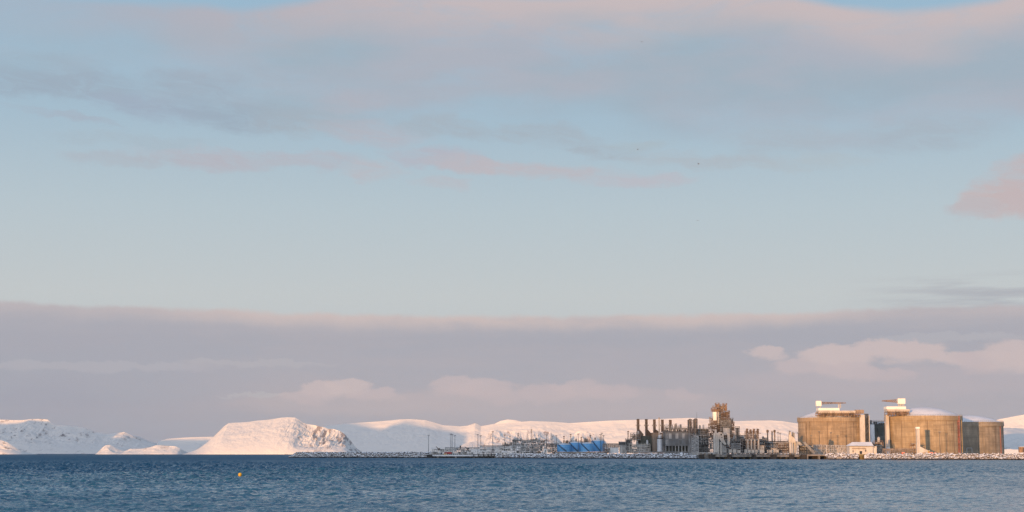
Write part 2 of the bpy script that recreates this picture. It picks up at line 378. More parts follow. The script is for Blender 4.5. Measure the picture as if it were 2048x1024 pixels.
def mountain_mat(name, sc, thr, rocka, thin, xm=None):
    m, t, b = principled(name); P, Nn = geo(t)
    sp = t.new('ShaderNodeSeparateXYZ'); t.l.new(Nn, sp.inputs[0])
    vm = t.new('ShaderNodeVectorMath', operation='MULTIPLY'); t.l.new(P, vm.inputs[0]); vm.inputs[1].default_value = (1, 0.35, 0.4) if xm else (1, 1, 0.7)
    n = t.noise(vm.outputs[0], sc, 6, 0.72); n2 = t.noise(P, sc*0.22, 4, 0.6)
    steep = t.m('ADD', sp.outputs[2], t.m('MULTIPLY', t.m('SUBTRACT', n2, 0.5), 0.7))
    k = t.ss(steep, thr[1], thr[0])
    if xm:
        px_ = t.new('ShaderNodeSeparateXYZ'); t.l.new(P, px_.inputs[0]); q = t.ss(px_.outputs[0], xm[0], xm[1])
        k = t.m('MAXIMUM', k, t.m('MULTIPLY', q, t.ss(sp.outputs[2], 0.97, 0.80))); n = t.m('ADD', n, t.m('MULTIPLY', q, 0.06))
    patch = t.ss(n, thin, thin+0.07)
    f = t.m('MULTIPLY', k, patch)
    t.put(b.inputs['Base Color'], t.mix(t.m('MULTIPLY', f, 0.85), (0.80, 0.755, 0.70), rocka)); b.inputs['Roughness'].default_value = 0.9
    bp = t.new('ShaderNodeBump'); bp.inputs['Strength'].default_value = 0.6; bp.inputs['Distance'].default_value = 9.0
    t.put(bp.inputs['Height'], t.noise(P, sc*0.6, 6, 0.65)); t.l.new(bp.outputs[0], b.inputs['Normal'])
    return m
M['mtn'] = mountain_mat('mountain_snow', 0.020, (0.68, 0.97), (0.08, 0.075, 0.085), 0.53)
M['isl'] = mountain_mat('island_snow', 0.045, (0.40, 0.72), (0.22, 0.19, 0.19), 0.56, (-930, -830))
M['hed'] = mountain_mat('headland_snow', 0.030, (0.40, 0.72), (0.26, 0.21, 0.20), 0.58, (-2000, -1990))
M['mtn2'] = mountain_mat('far_snow', 0.014, (0.5, 0.85), (0.15, 0.13, 0.14), 0.58)

def mountain(name, prof, D, front, back, mat, gul=0.12, gs=90.0, shape=0.75, nx=420, ny=70, rough=None, plateau=1.0, seed=0.0, gxoff=0.0):
    Dc = D+front
    px = np.array([p[0] for p in prof], float); hz = np.array([PZ(p[1], Dc) for p in prof])
    x0, x1 = PX(px[0], Dc), PX(px[-1], Dc)
    xs = np.linspace(x0, x1, nx); tt = np.concatenate([np.linspace(0, 1, ny), 1+np.linspace(0, 1, ny//3)[1:]])
    X, T = np.meshgrid(xs, tt)
    pcoord = 1024+X/(Dc)*FPX*1.006
    H = np.interp(pcoord, px, hz)
    Y = np.where(T <= 1, D+front*T, Dc+back*(T-1))
    Tt = np.where(T <= 1, T, 2-T); sh = 0.86*np.clip(Tt/plateau, 0, 1)**1.0+0.14*np.sin(np.clip(Tt/plateau, 0, 1)*math.pi/2); sh = sh**shape
    a = (X+gxoff*T)/gs
    g = fbm(a+seed, Tt*1.7+seed, 5, True, 0.55)
    amp = gul if rough is None else gul*np.interp(pcoord, [r[0] for r in rough], [r[1] for r in rough])
    Z = H*sh*(1-amp*(1-g)*2.2*np.sin(np.clip(Tt, 0, 1)*math.pi)**0.7)
    Z = Z+ (fbm(X/40+seed, Y/40, 4)-0.5)*H*0.05*np.sin(np.clip(Tt, 0, 1)*math.pi)
    Z = Z-1.5
    return grid_mesh(name, X, Y, Z, mat)

# sea: real waves near the camera, a flat sheet beyond them
def wave_h(X, Y, cell):
    Z = np.zeros_like(X); rs = np.random.RandomState(5); tot = np.zeros_like(X); parts = []
    for lam, sl in ((0.42, 0.24), (0.75, 0.26), (1.35, 0.24), (2.5, 0.14), (4.8, 0.08), (9.0, 0.035), (20.0, 0.012)):
        th = rs.rand()*0.9-0.45
        xr = X*math.cos(th)+Y*math.sin(th); yr = -X*math.sin(th)+Y*math.cos(th)
        n = fbm(xr/(lam*1.25)+rs.rand()*90+300, yr/lam+rs.rand()*90+300, 2, False)
        n = (1-np.abs(2*n-1)*1.0)**2
        k = np.clip((lam/cell-1.0)/1.2, 0, 1)
        Z += (n-0.55)*lam*sl*k; tot += (sl*k)**2
    gust = 0.8+0.4*fbm(X/120+40, Y/70+40, 3)
    gust = gust*(1.3-0.85*np.clip(X/Y/0.32*0.5+0.5, 0, 1)**1.2)        # calmer lee water towards the right
    gust = gust*np.clip(0.5+0.6*(Y-130)/250, 0.5, 1.2)
    gust = gust*(1-0.62*np.clip((Y-600)/500, 0, 1))
    return Z*gust*np.clip(0.36/np.sqrt(tot+1e-6), 0, 1.7)
def sea():
    m, t, b = principled('sea_water'); P, Nn = geo(t)
    sp = t.new('ShaderNodeSeparateXYZ'); t.l.new(P, sp.inputs[0]); x, y = sp.outputs[0], sp.outputs[1]
    def wv(sx, sy, d, r, off=0.0, dist=0.0): return t.noise(t.comb(t.m('DIVIDE', x, sx), t.m('DIVIDE', y, sy), off), 1.0, d, r, dist)
    h = t.m('MULTIPLY', wv(0.8, 0.5, 3, 0.6, 0, 0.5), 0.10)
    far = t.ss(y, 150, 900)
    h = t.m('ADD', h, t.m('MULTIPLY', t.m('MULTIPLY', wv(2.2, 6.0, 3, 0.6, 4, 0.6), 0.9), far))
    bp = t.new('ShaderNodeBump'); bp.inputs['Strength'].default_value = 0.9; bp.inputs['Distance'].default_value = 1.0
    t.put(bp.inputs['Height'], h); t.l.new(bp.outputs[0], b.inputs['Normal'])
    # unresolved ripples: rougher with distance, broken by wind patches
    pat = t.m('MULTIPLY', wv(1.1, 9.0, 4, 0.65, 21), wv(60, 60, 4, 0.6, 12))
    rgh = t.m('ADD', t.m('ADD', t.ss(y, 100, 700, 0.08, 0.34), t.ss(y, 600, 1300, 0.0, 0.28)), t.ss(pat, 0.14, 0.40, -0.09, 0.17))
    rgh = t.m('MULTIPLY', rgh, t.ss(t.m('DIVIDE', x, t.m('MAXIMUM', y, 10.0)), -0.3, 0.3, 1.05, 0.45))
    t.put(b.inputs['Roughness'], rgh)
    b.inputs['Base Color'].default_value = (0.016, 0.096, 0.165, 1); b.inputs['IOR'].default_value = 1.33
    M['sea'] = m
    k = 0.0016; D = np.geomspace(100, 2600, int(math.log(26)/k)); A = np.linspace(-0.40, 0.40, 1050)
    T, DD = np.meshgrid(A, D); X = T*DD; Y = DD
    Z = wave_h(X, Y, DD*k); e = np.clip((DD-100)/8, 0, 1)*np.clip((0.40-np.abs(T))/0.01, 0, 1)*np.clip((2600-DD)/300, 0, 1)
    Z = Z*e
    grid_mesh('sea', X, Y, Z, m, True)
    # the rest of the sheet: in front, beyond and at the sides of the waves
    for i, (q) in enumerate(([(-9000, -3000), (9000, -3000), (40, 100), (-40, 100)], [(-1040, 2600), (1040, 2600), (9000, 21400), (-9000, 21400)],
              [(-9000, -3000), (-40, 100), (-1040, 2600), (-9000, 21400)], [(40, 100), (9000, -3000), (9000, 21400), (1040, 2600)])):
        mb = MB(); mb.add([(a, b_, 0.0) for a, b_ in q], [(0, 1, 2, 3)]); o = mb.build('sea', m, None, (0, 0, 0)); struct(o)
sea()

# mountains, far to near
SL = math.tan(SUN_EL)
mountain('mountain', [(-420, 905), (-300, 860), (-160, 843), (-60, 838), (0, 839), (30, 840), (45, 840), (58, 838), (80, 837.5), (95, 839), (103, 846), (112, 850), (150, 852), (172, 856), (190, 864), (215, 868), (235, 866), (249, 863.5), (262, 870), (285, 880), (320, 892), (360, 904), (390, 909)],
         13000, 600, 2600, 'mtn', 0.20, 260, 0.9, seed=3.3)
mountain('mountain', [(300, 909), (318, 882), (335, 877.5), (370, 875), (410, 873.5), (450, 873), (520, 872), (600, 880), (650, 900), (680, 909)],
         13600, 240, 900, 'mtn2', 0.12, 400, 0.9, seed=5.1)
mountain('mountain', [(560, 909), (610, 868), (650, 852), (690, 847), (720, 845), (750, 843), (775, 841), (800, 838.5), (822, 838), (850, 840), (872, 846), (885, 850), (920, 852.5), (935, 851), (950, 846), (957, 849), (962, 852), (985, 848), (1010, 846), (1060, 842), (1100, 843), (1140, 846), (1170, 844), (1220, 841), (1290, 839), (1350, 836.5), (1385, 835.5), (1420, 838), (1470, 842), (1510, 841), (1540, 840.5), (1565, 842), (1590, 846), (1640, 852), (1700, 858), (1800, 866), (1900, 870), (2000, 880), (2100, 909)],
         13000, 470, 2200, 'mtn2', 0.075, 520, 0.9, nx=900, seed=7.7)
mountain('mountain', [(955, 868), (980, 852), (1000, 842), (1015, 838.5), (1030, 840), (1050, 845), (1075, 850), (1100, 858), (1150, 880), (1200, 909)],
         15500, 360, 1500, 'mtn2', 0.08, 500, 0.9, seed=1.7)
mountain('mountain', [(1840, 909), (1900, 872), (1940, 856), (1975, 846), (2000, 838), (2048, 829), (2110, 822), (2200, 818), (2350, 840), (2500, 909)],
         11500, 380, 1500, 'mtn2', 0.06, 500, 0.9, seed=2.7)
# low headlands in front of the left range
mountain('headland', [(-120, 860), (-60, 866), (0, 879), (15, 884), (28, 892), (40, 900), (52, 906), (60, 909.3)], 7000, 90, 250, 'mtn', 0.2, 90, 0.8, nx=160, ny=40, seed=9.1)
mountain('headland', [(198, 909.3), (205, 895), (212, 890), (222, 889.5), (235, 897), (250, 902), (262, 897), (285, 897), (300, 894), (315, 889.5), (335, 891), (352, 892), (362, 897), (370, 909.3)], 7000, 90, 250, 'mtn', 0.22, 70, 0.8, nx=220, ny=40, seed=4.9)
mountain('headland', [(376, 909.3), (384, 905), (392, 902), (400, 896), (440, 890), (480, 909.3)], 7400, 80, 200, 'mtn', 0.15, 70, 0.8, nx=120, ny=30, seed=6.9)
mountain('headland', [(905, 909.3), (925, 889), (940, 883), (955, 881), (968, 881), (976, 868), (985, 857.5), (997, 860), (1010, 861), (1022, 863), (1040, 860), (1065, 860.5), (1085, 861), (1100, 864), (1112, 872), (1124, 884), (1136, 909.3)],
         8800, 380, 500, 'hed', 0.24, 75, 0.6, nx=420, ny=70, seed=8.2)
mountain('headland', [(1128, 909.3), (1140, 880), (1150, 866), (1158, 861.5), (1175, 863), (1190, 866), (1203, 873), (1212, 884), (1222, 909.3)],
         9200, 300, 400, 'hed', 0.30, 70, 0.6, nx=240, ny=60, seed=2.2)
# the steep island
mountain('island', [(381, 909.3), (392, 901), (404, 894), (414, 885), (426, 874), (438, 862), (449, 851), (457, 845.8), (470, 844.6), (487, 844.2), (500, 842.6), (518, 840.2), (530, 839.6), (548, 837.2), (562, 834.8), (576, 834), (590, 834.6), (597, 838.5), (606, 845), (614, 847.8), (628, 849.5), (640, 852.5), (650, 854.5), (655, 857), (668, 857.5), (680, 861.5), (690, 868), (698, 876), (708, 889), (718, 902), (724, 909.3)],
         6500, 260, 420, 'isl', 0.34, 55, 0.8, nx=900, ny=120, rough=[(380, 0.10), (560, 0.14), (600, 0.5), (620, 1.0), (730, 1.0)], seed=5.5, gxoff=-70)

# hills added out of frame, left and behind; crests shaped to cast chosen shadows
pu = np.array([math.cos(SUN_AZ), -math.sin(SUN_AZ)]); pd = np.array([math.sin(SUN_AZ), math.cos(SUN_AZ)])
def uv(X, Y): return X*pu[0]+Y*pu[1], X*pd[0]+Y*pd[1]
def shade_ridge(pts, Vr, width, vt=0.5):
    """pts: (u, height of the shadow at v) -> ridge at Vr whose crest throws it"""
    us = np.array([p[0] for p in pts]); hs = np.array([p[1] for p in pts])
    uu = np.linspace(us[0]-150, us[-1]+width*vt, 240); H = np.interp(uu, us, hs)
    H = H*np.clip((us[-1]+width*vt-uu)/(width*vt), 0, 1)**0.8
    H = H*np.clip((uu-us[0]+150)/150, 0, 1)
    tt = np.linspace(-1, 1, 41); UU, TT = np.meshgrid(uu, tt); HH = np.interp(UU, uu, H)
    n = fbm(UU/220, TT*3+9, 4, True)
    Z = HH*(1-abs(TT))**0.9*(1-0.25*(1-n)*np.clip(abs(TT)*4, 0, 1))-2
    VV = Vr+TT*width
    X = UU*pu[0]+VV*pd[0]; Y = UU*pu[1]+VV*pd[1]
    return grid_mesh('shade_hills', X, Y, Z, 'mtn2')
def farpts(tab, D, V0):
    out = []
    for px, y in tab:
        X = PX(px, D); u, v = uv(X, D); out.append((u, PZ(y, D)+(v-V0)*SL))
    return out
shade_ridge(farpts([(-420, 846), (-100, 849), (0, 849), (30, 848), (50, 851), (75, 853), (100, 850), (115, 845), (200, 850), (245, 860), (262, 855), (282, 862), (292, 880), (440, 880)], 13900, 7500), 7500, 700, 0.12)
shade_ridge(farpts([(560, 842), (690, 844), (712, 848), (740, 848), (770, 853), (800, 859), (835, 867), (848, 856), (872, 850), (900, 857), (930, 863), (965, 868), (1000, 876)], 13900, 5500), 5500, 600)
L0 = 1280+1500
shade_ridge([(-1700, 60+L0*SL), (-900, 45+L0*SL), (-600, 34+L0*SL), (-430, 30+L0*SL), (-401, 29+L0*SL), (-375, 22+L0*SL), (-364, 18+L0*SL), (-354, 11+L0*SL), (-340, 6+L0*SL), (-308, -1+L0*SL), (-280, -12+L0*SL), (-200, 60)], -1500, 500)

# ------------------------------------------------------------------ land, shore rocks
GZ = 4.1
SH = [(560, 1700), (575, 1650), (850, 1560), (1000, 1480), (1250, 1346), (1390, 1287), (1650, 1184), (1850, 1135), (2050, 1097), (2300, 1050)]   # bearing of the waterline and its distance
def shore(px): return float(np.interp(px, [p[0] for p in SH], [p[1] for p in SH]))
def sx(px, off=0.0):
    D = shore(px)+off; return Vector((PX(px, D, 915), D, 0))
def land():
    mb = MB(); pts = []
    for px, D in ((868, 1580), (900, 1560), (984, 1552), (994, 1500), (1130, 0), (1250, 0), (1380, 0), (1400, 1302), (1520, 1279), (1602, 1276), (1652, 1256), (1664, 0), (1750, 0), (1850, 0), (1950, 0), (2050, 0), (2300, 0)):
        D = D or shore(px)+9; pts.append(Vector((PX(px, D, 915), D, 0)))
    far = [Vector((p.x*1.33, p.y+430, 0)) for p in pts]
    n = len(pts); rows = []
    for k in range(15):
        t = k/14.0; rows.append([(a.x+(b.x-a.x)*t, a.y+(b.y-a.y)*t, GZ-0.25+0.25*math.sin(k*3.1+i*1.7)*0.4) for i, (a, b) in enumerate(zip(pts, far))])
    vs = [v for r in rows for v in r]+[(p.x, p.y-1.5, -1.0) for p in pts]
    fs = [(j*n+i, j*n+i+1, (j+1)*n+i+1, (j+1)*n+i) for j in range(14) for i in range(n-1)]+[(15*n+i, 15*n+i+1, i+1, i) for i in range(n-1)]
    mb.add(vs, fs); struct(mb.build('ground', 'ground'))
land()
ICO = None
def rock_field(name, label, cat, px0, px1, width, ztop, size, dens, seed, back=0.0, basemat='ground', skip=()):
    """boulders heaped on a slope that rises from the waterline; one uncountable mass"""
    global ICO
    if ICO is None:
        t = (1+5**0.5)/2
        v = np.array([(-1, t, 0), (1, t, 0), (-1, -t, 0), (1, -t, 0), (0, -1, t), (0, 1, t), (0, -1, -t), (0, 1, -t), (t, 0, -1), (t, 0, 1), (-t, 0, -1), (-t, 0, 1)], float)
        v /= np.linalg.norm(v[0]); f = np.array([(0, 11, 5), (0, 5, 1), (0, 1, 7), (0, 7, 10), (0, 10, 11), (1, 5, 9), (5, 11, 4), (11, 10, 2), (10, 7, 6), (7, 1, 8), (3, 9, 4), (3, 4, 2), (3, 2, 6), (3, 6, 8), (3, 8, 9), (4, 9, 5), (2, 4, 11), (6, 2, 10), (8, 6, 7), (9, 8, 1)])
        ICO = (v, f)
    rs = np.random.RandomState(seed); V0, F0 = ICO
    a = sx(px0); b = sx(px1); L = (b-a).length; n = int(L*(width+back)*dens)
    P = []
    for k in range(n):
        px = px0+(px1-px0)*rs.rand()
        if any(q0 < px < q1 for q0, q1 in skip): continue
        w_ = rs.rand()*(width+back); D = shore(px)+w_
        tt = min(1.0, w_/width); hump = 1.0
        if back: hump = 1.0 if w_ < width+back*0.45 else max(0.0, 1-(w_-width-back*0.45)/(back*0.55))
        edge = min(1.0, (px-px0)/14.0*0.8+0.1) if name == 'breakwater' else 1.0
        z = (ztop+0.3)*(tt**0.85)*hump*min(1, edge)-0.25+rs.rand()*0.35
        s_ = size*(0.5+1.5*rs.rand()**2.6)
        P.append((PX(px, D, 912), D, z, s_))
    P = np.array(P); n = len(P)
    vv = V0[None]*(1+0.35*(rs.rand(n, 12, 1)-0.5)*2)
    sc_ = P[:, 3][:, None, None]*0.5*np.array([1.15, 1.0, 0.72])[None, None]*(0.8+0.4*rs.rand(n, 1, 3))
    th = rs.rand(n)*6.28; c, s_ = np.cos(th), np.sin(th); vv = vv*sc_
    x = vv[..., 0]*c[:, None]-vv[..., 1]*s_[:, None]; y = vv[..., 0]*s_[:, None]+vv[..., 1]*c[:, None]
    co = np.stack([x+P[:, 0:1], y+P[:, 1:2], vv[..., 2]+P[:, 2:3]], -1).reshape(-1, 3)
    F = (F0[None]+(np.arange(n)*12)[:, None, None]).reshape(-1, 3)
    # bedding below the stones so no water shows through
    cols = 40; bv = []; 
    for i in range(cols+1):
        px = px0+4+(px1-px0-4)*i/cols
        e = min(1.0, (px-px0)/14.0*0.8) if name == 'breakwater' else 1.0
        prof = [(0.6, -1.0), (1.0, -0.3), (width*0.5, ztop*0.42*e-0.3), (width, ztop*e-0.35)]+([(width+back*0.45, ztop*e-0.35), (width+back, -1.0)] if back else [(width+2.2, ztop-0.7)])
        for w_, z in prof: D = shore(px)+w_; bv.append((PX(px, D, 912), D, z))
    m_ = len(prof); off = len(co); co = np.concatenate([co, np.array(bv)])
    fl = [tuple(f) for f in F.tolist()]+[(off+i*m_+j, off+(i+1)*m_+j, off+(i+1)*m_+j+1, off+i*m_+j+1) for i in range(cols) for j in range(m_-1) if not any(q0 < px0+4+(px1-px0-4)*(i+0.5)/cols < q1 for q0, q1 in skip)]
    mb = MB(); mb.v = co.tolist(); mb.f = fl
    o = mb.build(name, 'rock'); tag(o, label, cat); struct(o, 'stuff'); return o
rock_field('breakwater', 'long low breakwater of snow-dusted boulders left of the quay', 'breakwater', 578, 872, 6.5, 5.1, 1.35, 1.1, 1, back=9)
rock_field('shore_rocks', 'snowy boulder slope below the pipe racks and blue tanks', 'rocks', 992, 1400, 8.5, 4.0, 1.3, 1.1, 2)
rock_field('shore_rocks', 'snowy boulder slope in front of the big concrete tanks', 'rocks', 1652, 2140, 8.5, 4.3, 1.15, 1.35, 3, skip=((1717, 1733),))

# ------------------------------------------------------------------ generic plant pieces
def rnd(a, b): return a+(b-a)*random.random()
def frame(mb, x0, x1, y0, y1, zs, nx, ny=1, w=0.35, brace=0.4):
    xs = [x0+(x1-x0)*i/nx for i in range(nx+1)]; ys = [y0+(y1-y0)*j/ny for j in range(ny+1)]
    for x in xs:
        for y in ys: mb.bar((x, y, zs[0]), (x, y, zs[-1]), w)
    for z in zs[1:]:
        for y in ys: mb.bar((x0, y, z), (x1, y, z), w*0.8)
        for x in (xs if nx < 12 else xs[::2]): mb.bar((x, y0, z), (x, y1, z), w*0.7)
    for i in range(nx):
        for k in range(len(zs)-1):
            if random.random() < brace:
                a, b = (zs[k], zs[k+1]) if random.random() < 0.5 else (zs[k+1], zs[k])
                mb.bar((xs[i], y0, a), (xs[i+1], y0, b), w*0.55)
def rails(mb, x0, x1, y0, y1, z, w=0.12, step=2.5):
    for (p, q) in (((x0, y0), (x1, y0)), ((x0, y0), (x0, y1)), ((x1, y0), (x1, y1))):
        mb.bar((*p, z+1.1), (*q, z+1.1), w)
        n = max(1, int(math.hypot(q[0]-p[0], q[1]-p[1])/step))
        for i in range(n+1):
            t = i/n; mb.bar((p[0]+(q[0]-p[0])*t, p[1]+(q[1]-p[1])*t, z), (p[0]+(q[0]-p[0])*t, p[1]+(q[1]-p[1])*t, z+1.1), w)
def zigzag(mb, x0, x1, y, z0, z1, n, w=0.25, y1=None):
    """stair tower face: legs, landings and alternating flights"""
    y1 = y+1.5 if y1 is None else y1
    for x in (x0, x1):
        for yy in (y, y1): mb.bar((x, yy, z0), (x, yy, z1), w)
    for i in range(n):
        a = z0+(z1-z0)*i/n; b = z0+(z1-z0)*(i+1)/n
        p, q = (x0, x1) if i % 2 == 0 else (x1, x0)
        mb.bar((p, y, a), (q, y, b), w*1.3); mb.bar((x0, y, b), (x1, y, b), w); mb.bar((x0, y1, b), (x1, y1, b), w)
        mb.bar((q, y1, a), (p, y1, b), w*0.8)
def module(name, label, cat, px0, px1, y0, y1, D, depth, levels, bays, fmat='grey', cmats=('clutter', 'dgrey', 'lgrey'), fill=0.7, vessels=3, pipes=3, roof=None, w=0.34, group=None, skirt=0, back=None):
    """an open process module: steel frame, floors, pipes, vessels and equipment on every floor"""
    x0, x1 = PX(px0, D), PX(px1, D); z0 = PZ(y1, D); z1 = PZ(y0, D)
    r = thing(name, label, cat, ((x0+x1)/2, D+depth/2, z0), group)
    zs = [z0+(z1-z0)*k/levels for k in range(levels+1)]
    f = MB(); frame(f, x0, x1, D, D+depth, zs, bays, max(1, int(depth/7)), w, 0.4)
    rails(f, x0, x1, D, D+depth, z1); f.build('steel_frame', fmat, r)
    fl = MB()
    for z in zs[1:]: fl.box(x0+0.1, x1-0.1, D+0.2, D+depth-0.2, z-0.28, z-0.06)
    fl.build('floor', 'dgrey', r)
    eq = []; h = (z1-z0)/levels
    for k in range(levels):
        x = x0+0.4
        while x < x1-0.8:
            ww = rnd(1.2, 4.2)
            if random.random() < fill and x+ww < x1:
                cm = random.choice(cmats); hh = h*rnd(0.35, 0.95); d0 = D+rnd(0.4, max(0.6, depth*0.45)); t = random.random()
                if t < 0.45: eq.append(('cabinet', cm, lambda m, a=(x, x+ww*0.9, d0, min(D+depth-0.3, d0+rnd(1.5, 4)), zs[k]+0.02, zs[k]+hh): m.box(*a), ww*hh))
                elif t < 0.75: eq.append(('upright_drum', cm, lambda m, a=((x+ww/2, d0+1, zs[k]), (x+ww/2, d0+1, zs[k]+hh), ww*0.3, None, 8): m.tube(*a), ww*hh))
                else: eq.append(('horizontal_drum', cm, lambda m, a=((x, d0+1, zs[k]+hh*0.5), (x+ww, d0+1, zs[k]+hh*0.5), min(ww, h)*0.28, None, 8): m.tube(*a), ww*hh))
            x += ww*rnd(0.8, 1.2)
    pieces(eq, r)
    if pipes:
        for k in range(levels):
            for j in range(pipes):
                p = MB()
                z = zs[k]+h*rnd(0.3, 0.95); a = x0+rnd(0, (x1-x0)*0.3); b = x1-rnd(0, (x1-x0)*0.3); yy = D-0.15+rnd(0, 0.8)
                rr = rnd(0.12, 0.32); p.tube((a, yy, z), (b, yy, z), rr, None, 6); 
                if random.random() < 0.7: p.tube((a, yy, z), (a, yy, z+rnd(-h, h)*0.8), rr, None, 6); 
                if random.random() < 0.7: p.tube((b, yy, z), (b, yy, z+rnd(-h, h)*0.8), rr, None, 6)
                p.build('pipe', 'lgrey', r)
    for j in range(vessels):
        v = MB(); xx = rnd(x0+1.5, x1-1.5); rr = rnd(0.6, 1.2); yy = D+rnd(2, max(2.2, depth-2)); zt = z1+rnd(0.8, 3.6)
        v.tube((xx, yy, z1-h*0.5), (xx, yy, zt), rr, None, 10); v.tube((xx, yy, zt), (xx, yy, zt+rr*0.6), rr, rr*0.2, 10)
        v.build('vessel', random.choice(['silver', 'lgrey', 'clutter']), r)
    if roof:
        q = MB(); q.box(x0-0.4, x1+0.4, D-0.4, D+depth+0.4, z1+0.02, z1+0.32); q.build('roof', roof, r)
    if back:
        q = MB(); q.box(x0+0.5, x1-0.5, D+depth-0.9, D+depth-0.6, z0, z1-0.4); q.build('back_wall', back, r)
    return r
def mast(x, ytop, ybase, D, label, kind='light', group='floodlight masts around the plant', r=0.2):
    p = at(x, ybase, D); zt = PZ(ytop, D)
    t = thing('light_mast', label, 'light mast', p, group)
    m = MB(); m.tube(p, (p.x, p.y, zt), r*1.35, r*0.8, 8); m.build('pole', 'dgrey', t)
    c = MB(); c.bar((p.x-1.1, p.y, zt), (p.x+1.1, p.y, zt), 0.22); c.bar((p.x-0.8, p.y, zt-0.7), (p.x+0.8, p.y, zt-0.7), 0.14); c.build('crossarm', 'dgrey', t)
    for k in (-0.9, -0.3, 0.3, 0.9):
        q = MB(); q.cbox((p.x+k, p.y-0.25, zt+0.2), 0.42, 0.3, 0.36); q.build('floodlight', 'grey', t)
    return t
def lattice_mast(x, ytop, ybase, D, label, w0=1.4, w1=0.4, mat='grey', name='lattice_mast', cat='mast', top=None, group='thin masts rising from the plant'):
    p = at(x, ybase, D); zt = PZ(ytop, D); t = thing(name, label, cat, p, group); m = MB()
    n = max(4, int((zt-p.z)/2.2)); W = lambda k: (w0+(w1-w0)*k/n)/2; Zk = lambda k: p.z+(zt-p.z)*k/n
    for sx_, sy_ in ((1, 1), (1, -1), (-1, 1), (-1, -1)): m.bar((p.x+sx_*W(0), p.y+sy_*W(0), p.z), (p.x+sx_*W(n), p.y+sy_*W(n), zt), 0.16)
    for k in range(n):
        s_ = 1 if k % 2 else -1
        m.bar((p.x-s_*W(k), p.y-W(k), Zk(k)), (p.x+s_*W(k+1), p.y-W(k+1), Zk(k+1)), 0.11); m.bar((p.x-W(k), p.y-W(k), Zk(k)), (p.x+W(k), p.y-W(k), Zk(k)), 0.1)
        m.bar((p.x-s_*W(k), p.y+W(k), Zk(k)), (p.x+s_*W(k+1), p.y+W(k+1), Zk(k+1)), 0.11)
    m.build('lattice', mat, t); q = MB(); q.tube((p.x, p.y, zt), (p.x, p.y, zt+2.2), 0.08, 0.04, 6)
    if top: q.cbox((p.x, p.y, zt-0.6), 1.6, 1.2, 0.9); q.cbox((p.x, p.y, zt-2.4), 1.3, 1.0, 0.5)
    q.build('antenna', top or mat, t); return t
def hall(name, label, cat, px0, px1, y0, y1, D, depth, mat, roofmat='dgrey', doors=(), windows=(), roofh=0.5, gable=None, bands=0, group=None):
    """a clad building: walls with shallow ribs, roof slab or gable, doors and windows given in photo measure"""
    x0, x1 = PX(px0, D), PX(px1, D); z0 = PZ(y1, D); z1 = PZ(y0, D)
    r = thing(name, label, cat, ((x0+x1)/2, D+depth/2, z0), group)
    m = MB(); m.box(x0, x1, D, D+depth, z0, z1)
    n = max(2, int((x1-x0)/1.6))
    for i in range(1, n): m.box(x0+(x1-x0)*i/n-0.06, x0+(x1-x0)*i/n+0.06, D-0.09, D, z0, z1-0.05)
    n = max(2, int(depth/1.6))
    for i in range(1, n):
        yy = D+depth*i/n; m.box(x0-0.09, x0, yy-0.06, yy+0.06, z0, z1-0.05)
    for k in range(bands): zz = z0+(z1-z0)*(k+1)/(bands+1); m.box(x0-0.16, x1+0.16, D-0.18, D-0.092, zz-0.15, zz+0.15)
    m.build('wall', mat, r)
    q = MB()
    if gable: q.prism([(x0-0.6, z1), (x1+0.6, z1), (x1-gable, z1+roofh), (x0+gable, z1+roofh)], D-0.5, D+depth+0.5)
    else: q.box(x0-0.35, x1+0.35, D-0.35, D+depth+0.35, z1+0.01, z1+roofh)
    q.build('roof', roofmat, r)
    for (a, b, c, d) in doors:
        q = MB(); q.box(PX(a, D), PX(b, D), D-0.14, D-0.1, PZ(d, D), PZ(c, D)); q.build('door', 'glass', r)
    for (a, b, c, d) in windows:
        q = MB(); q.box(PX(a, D), PX(b, D), D-0.14, D-0.1, PZ(d, D), PZ(c, D)); q.build('window', 'glass', r)
    return r

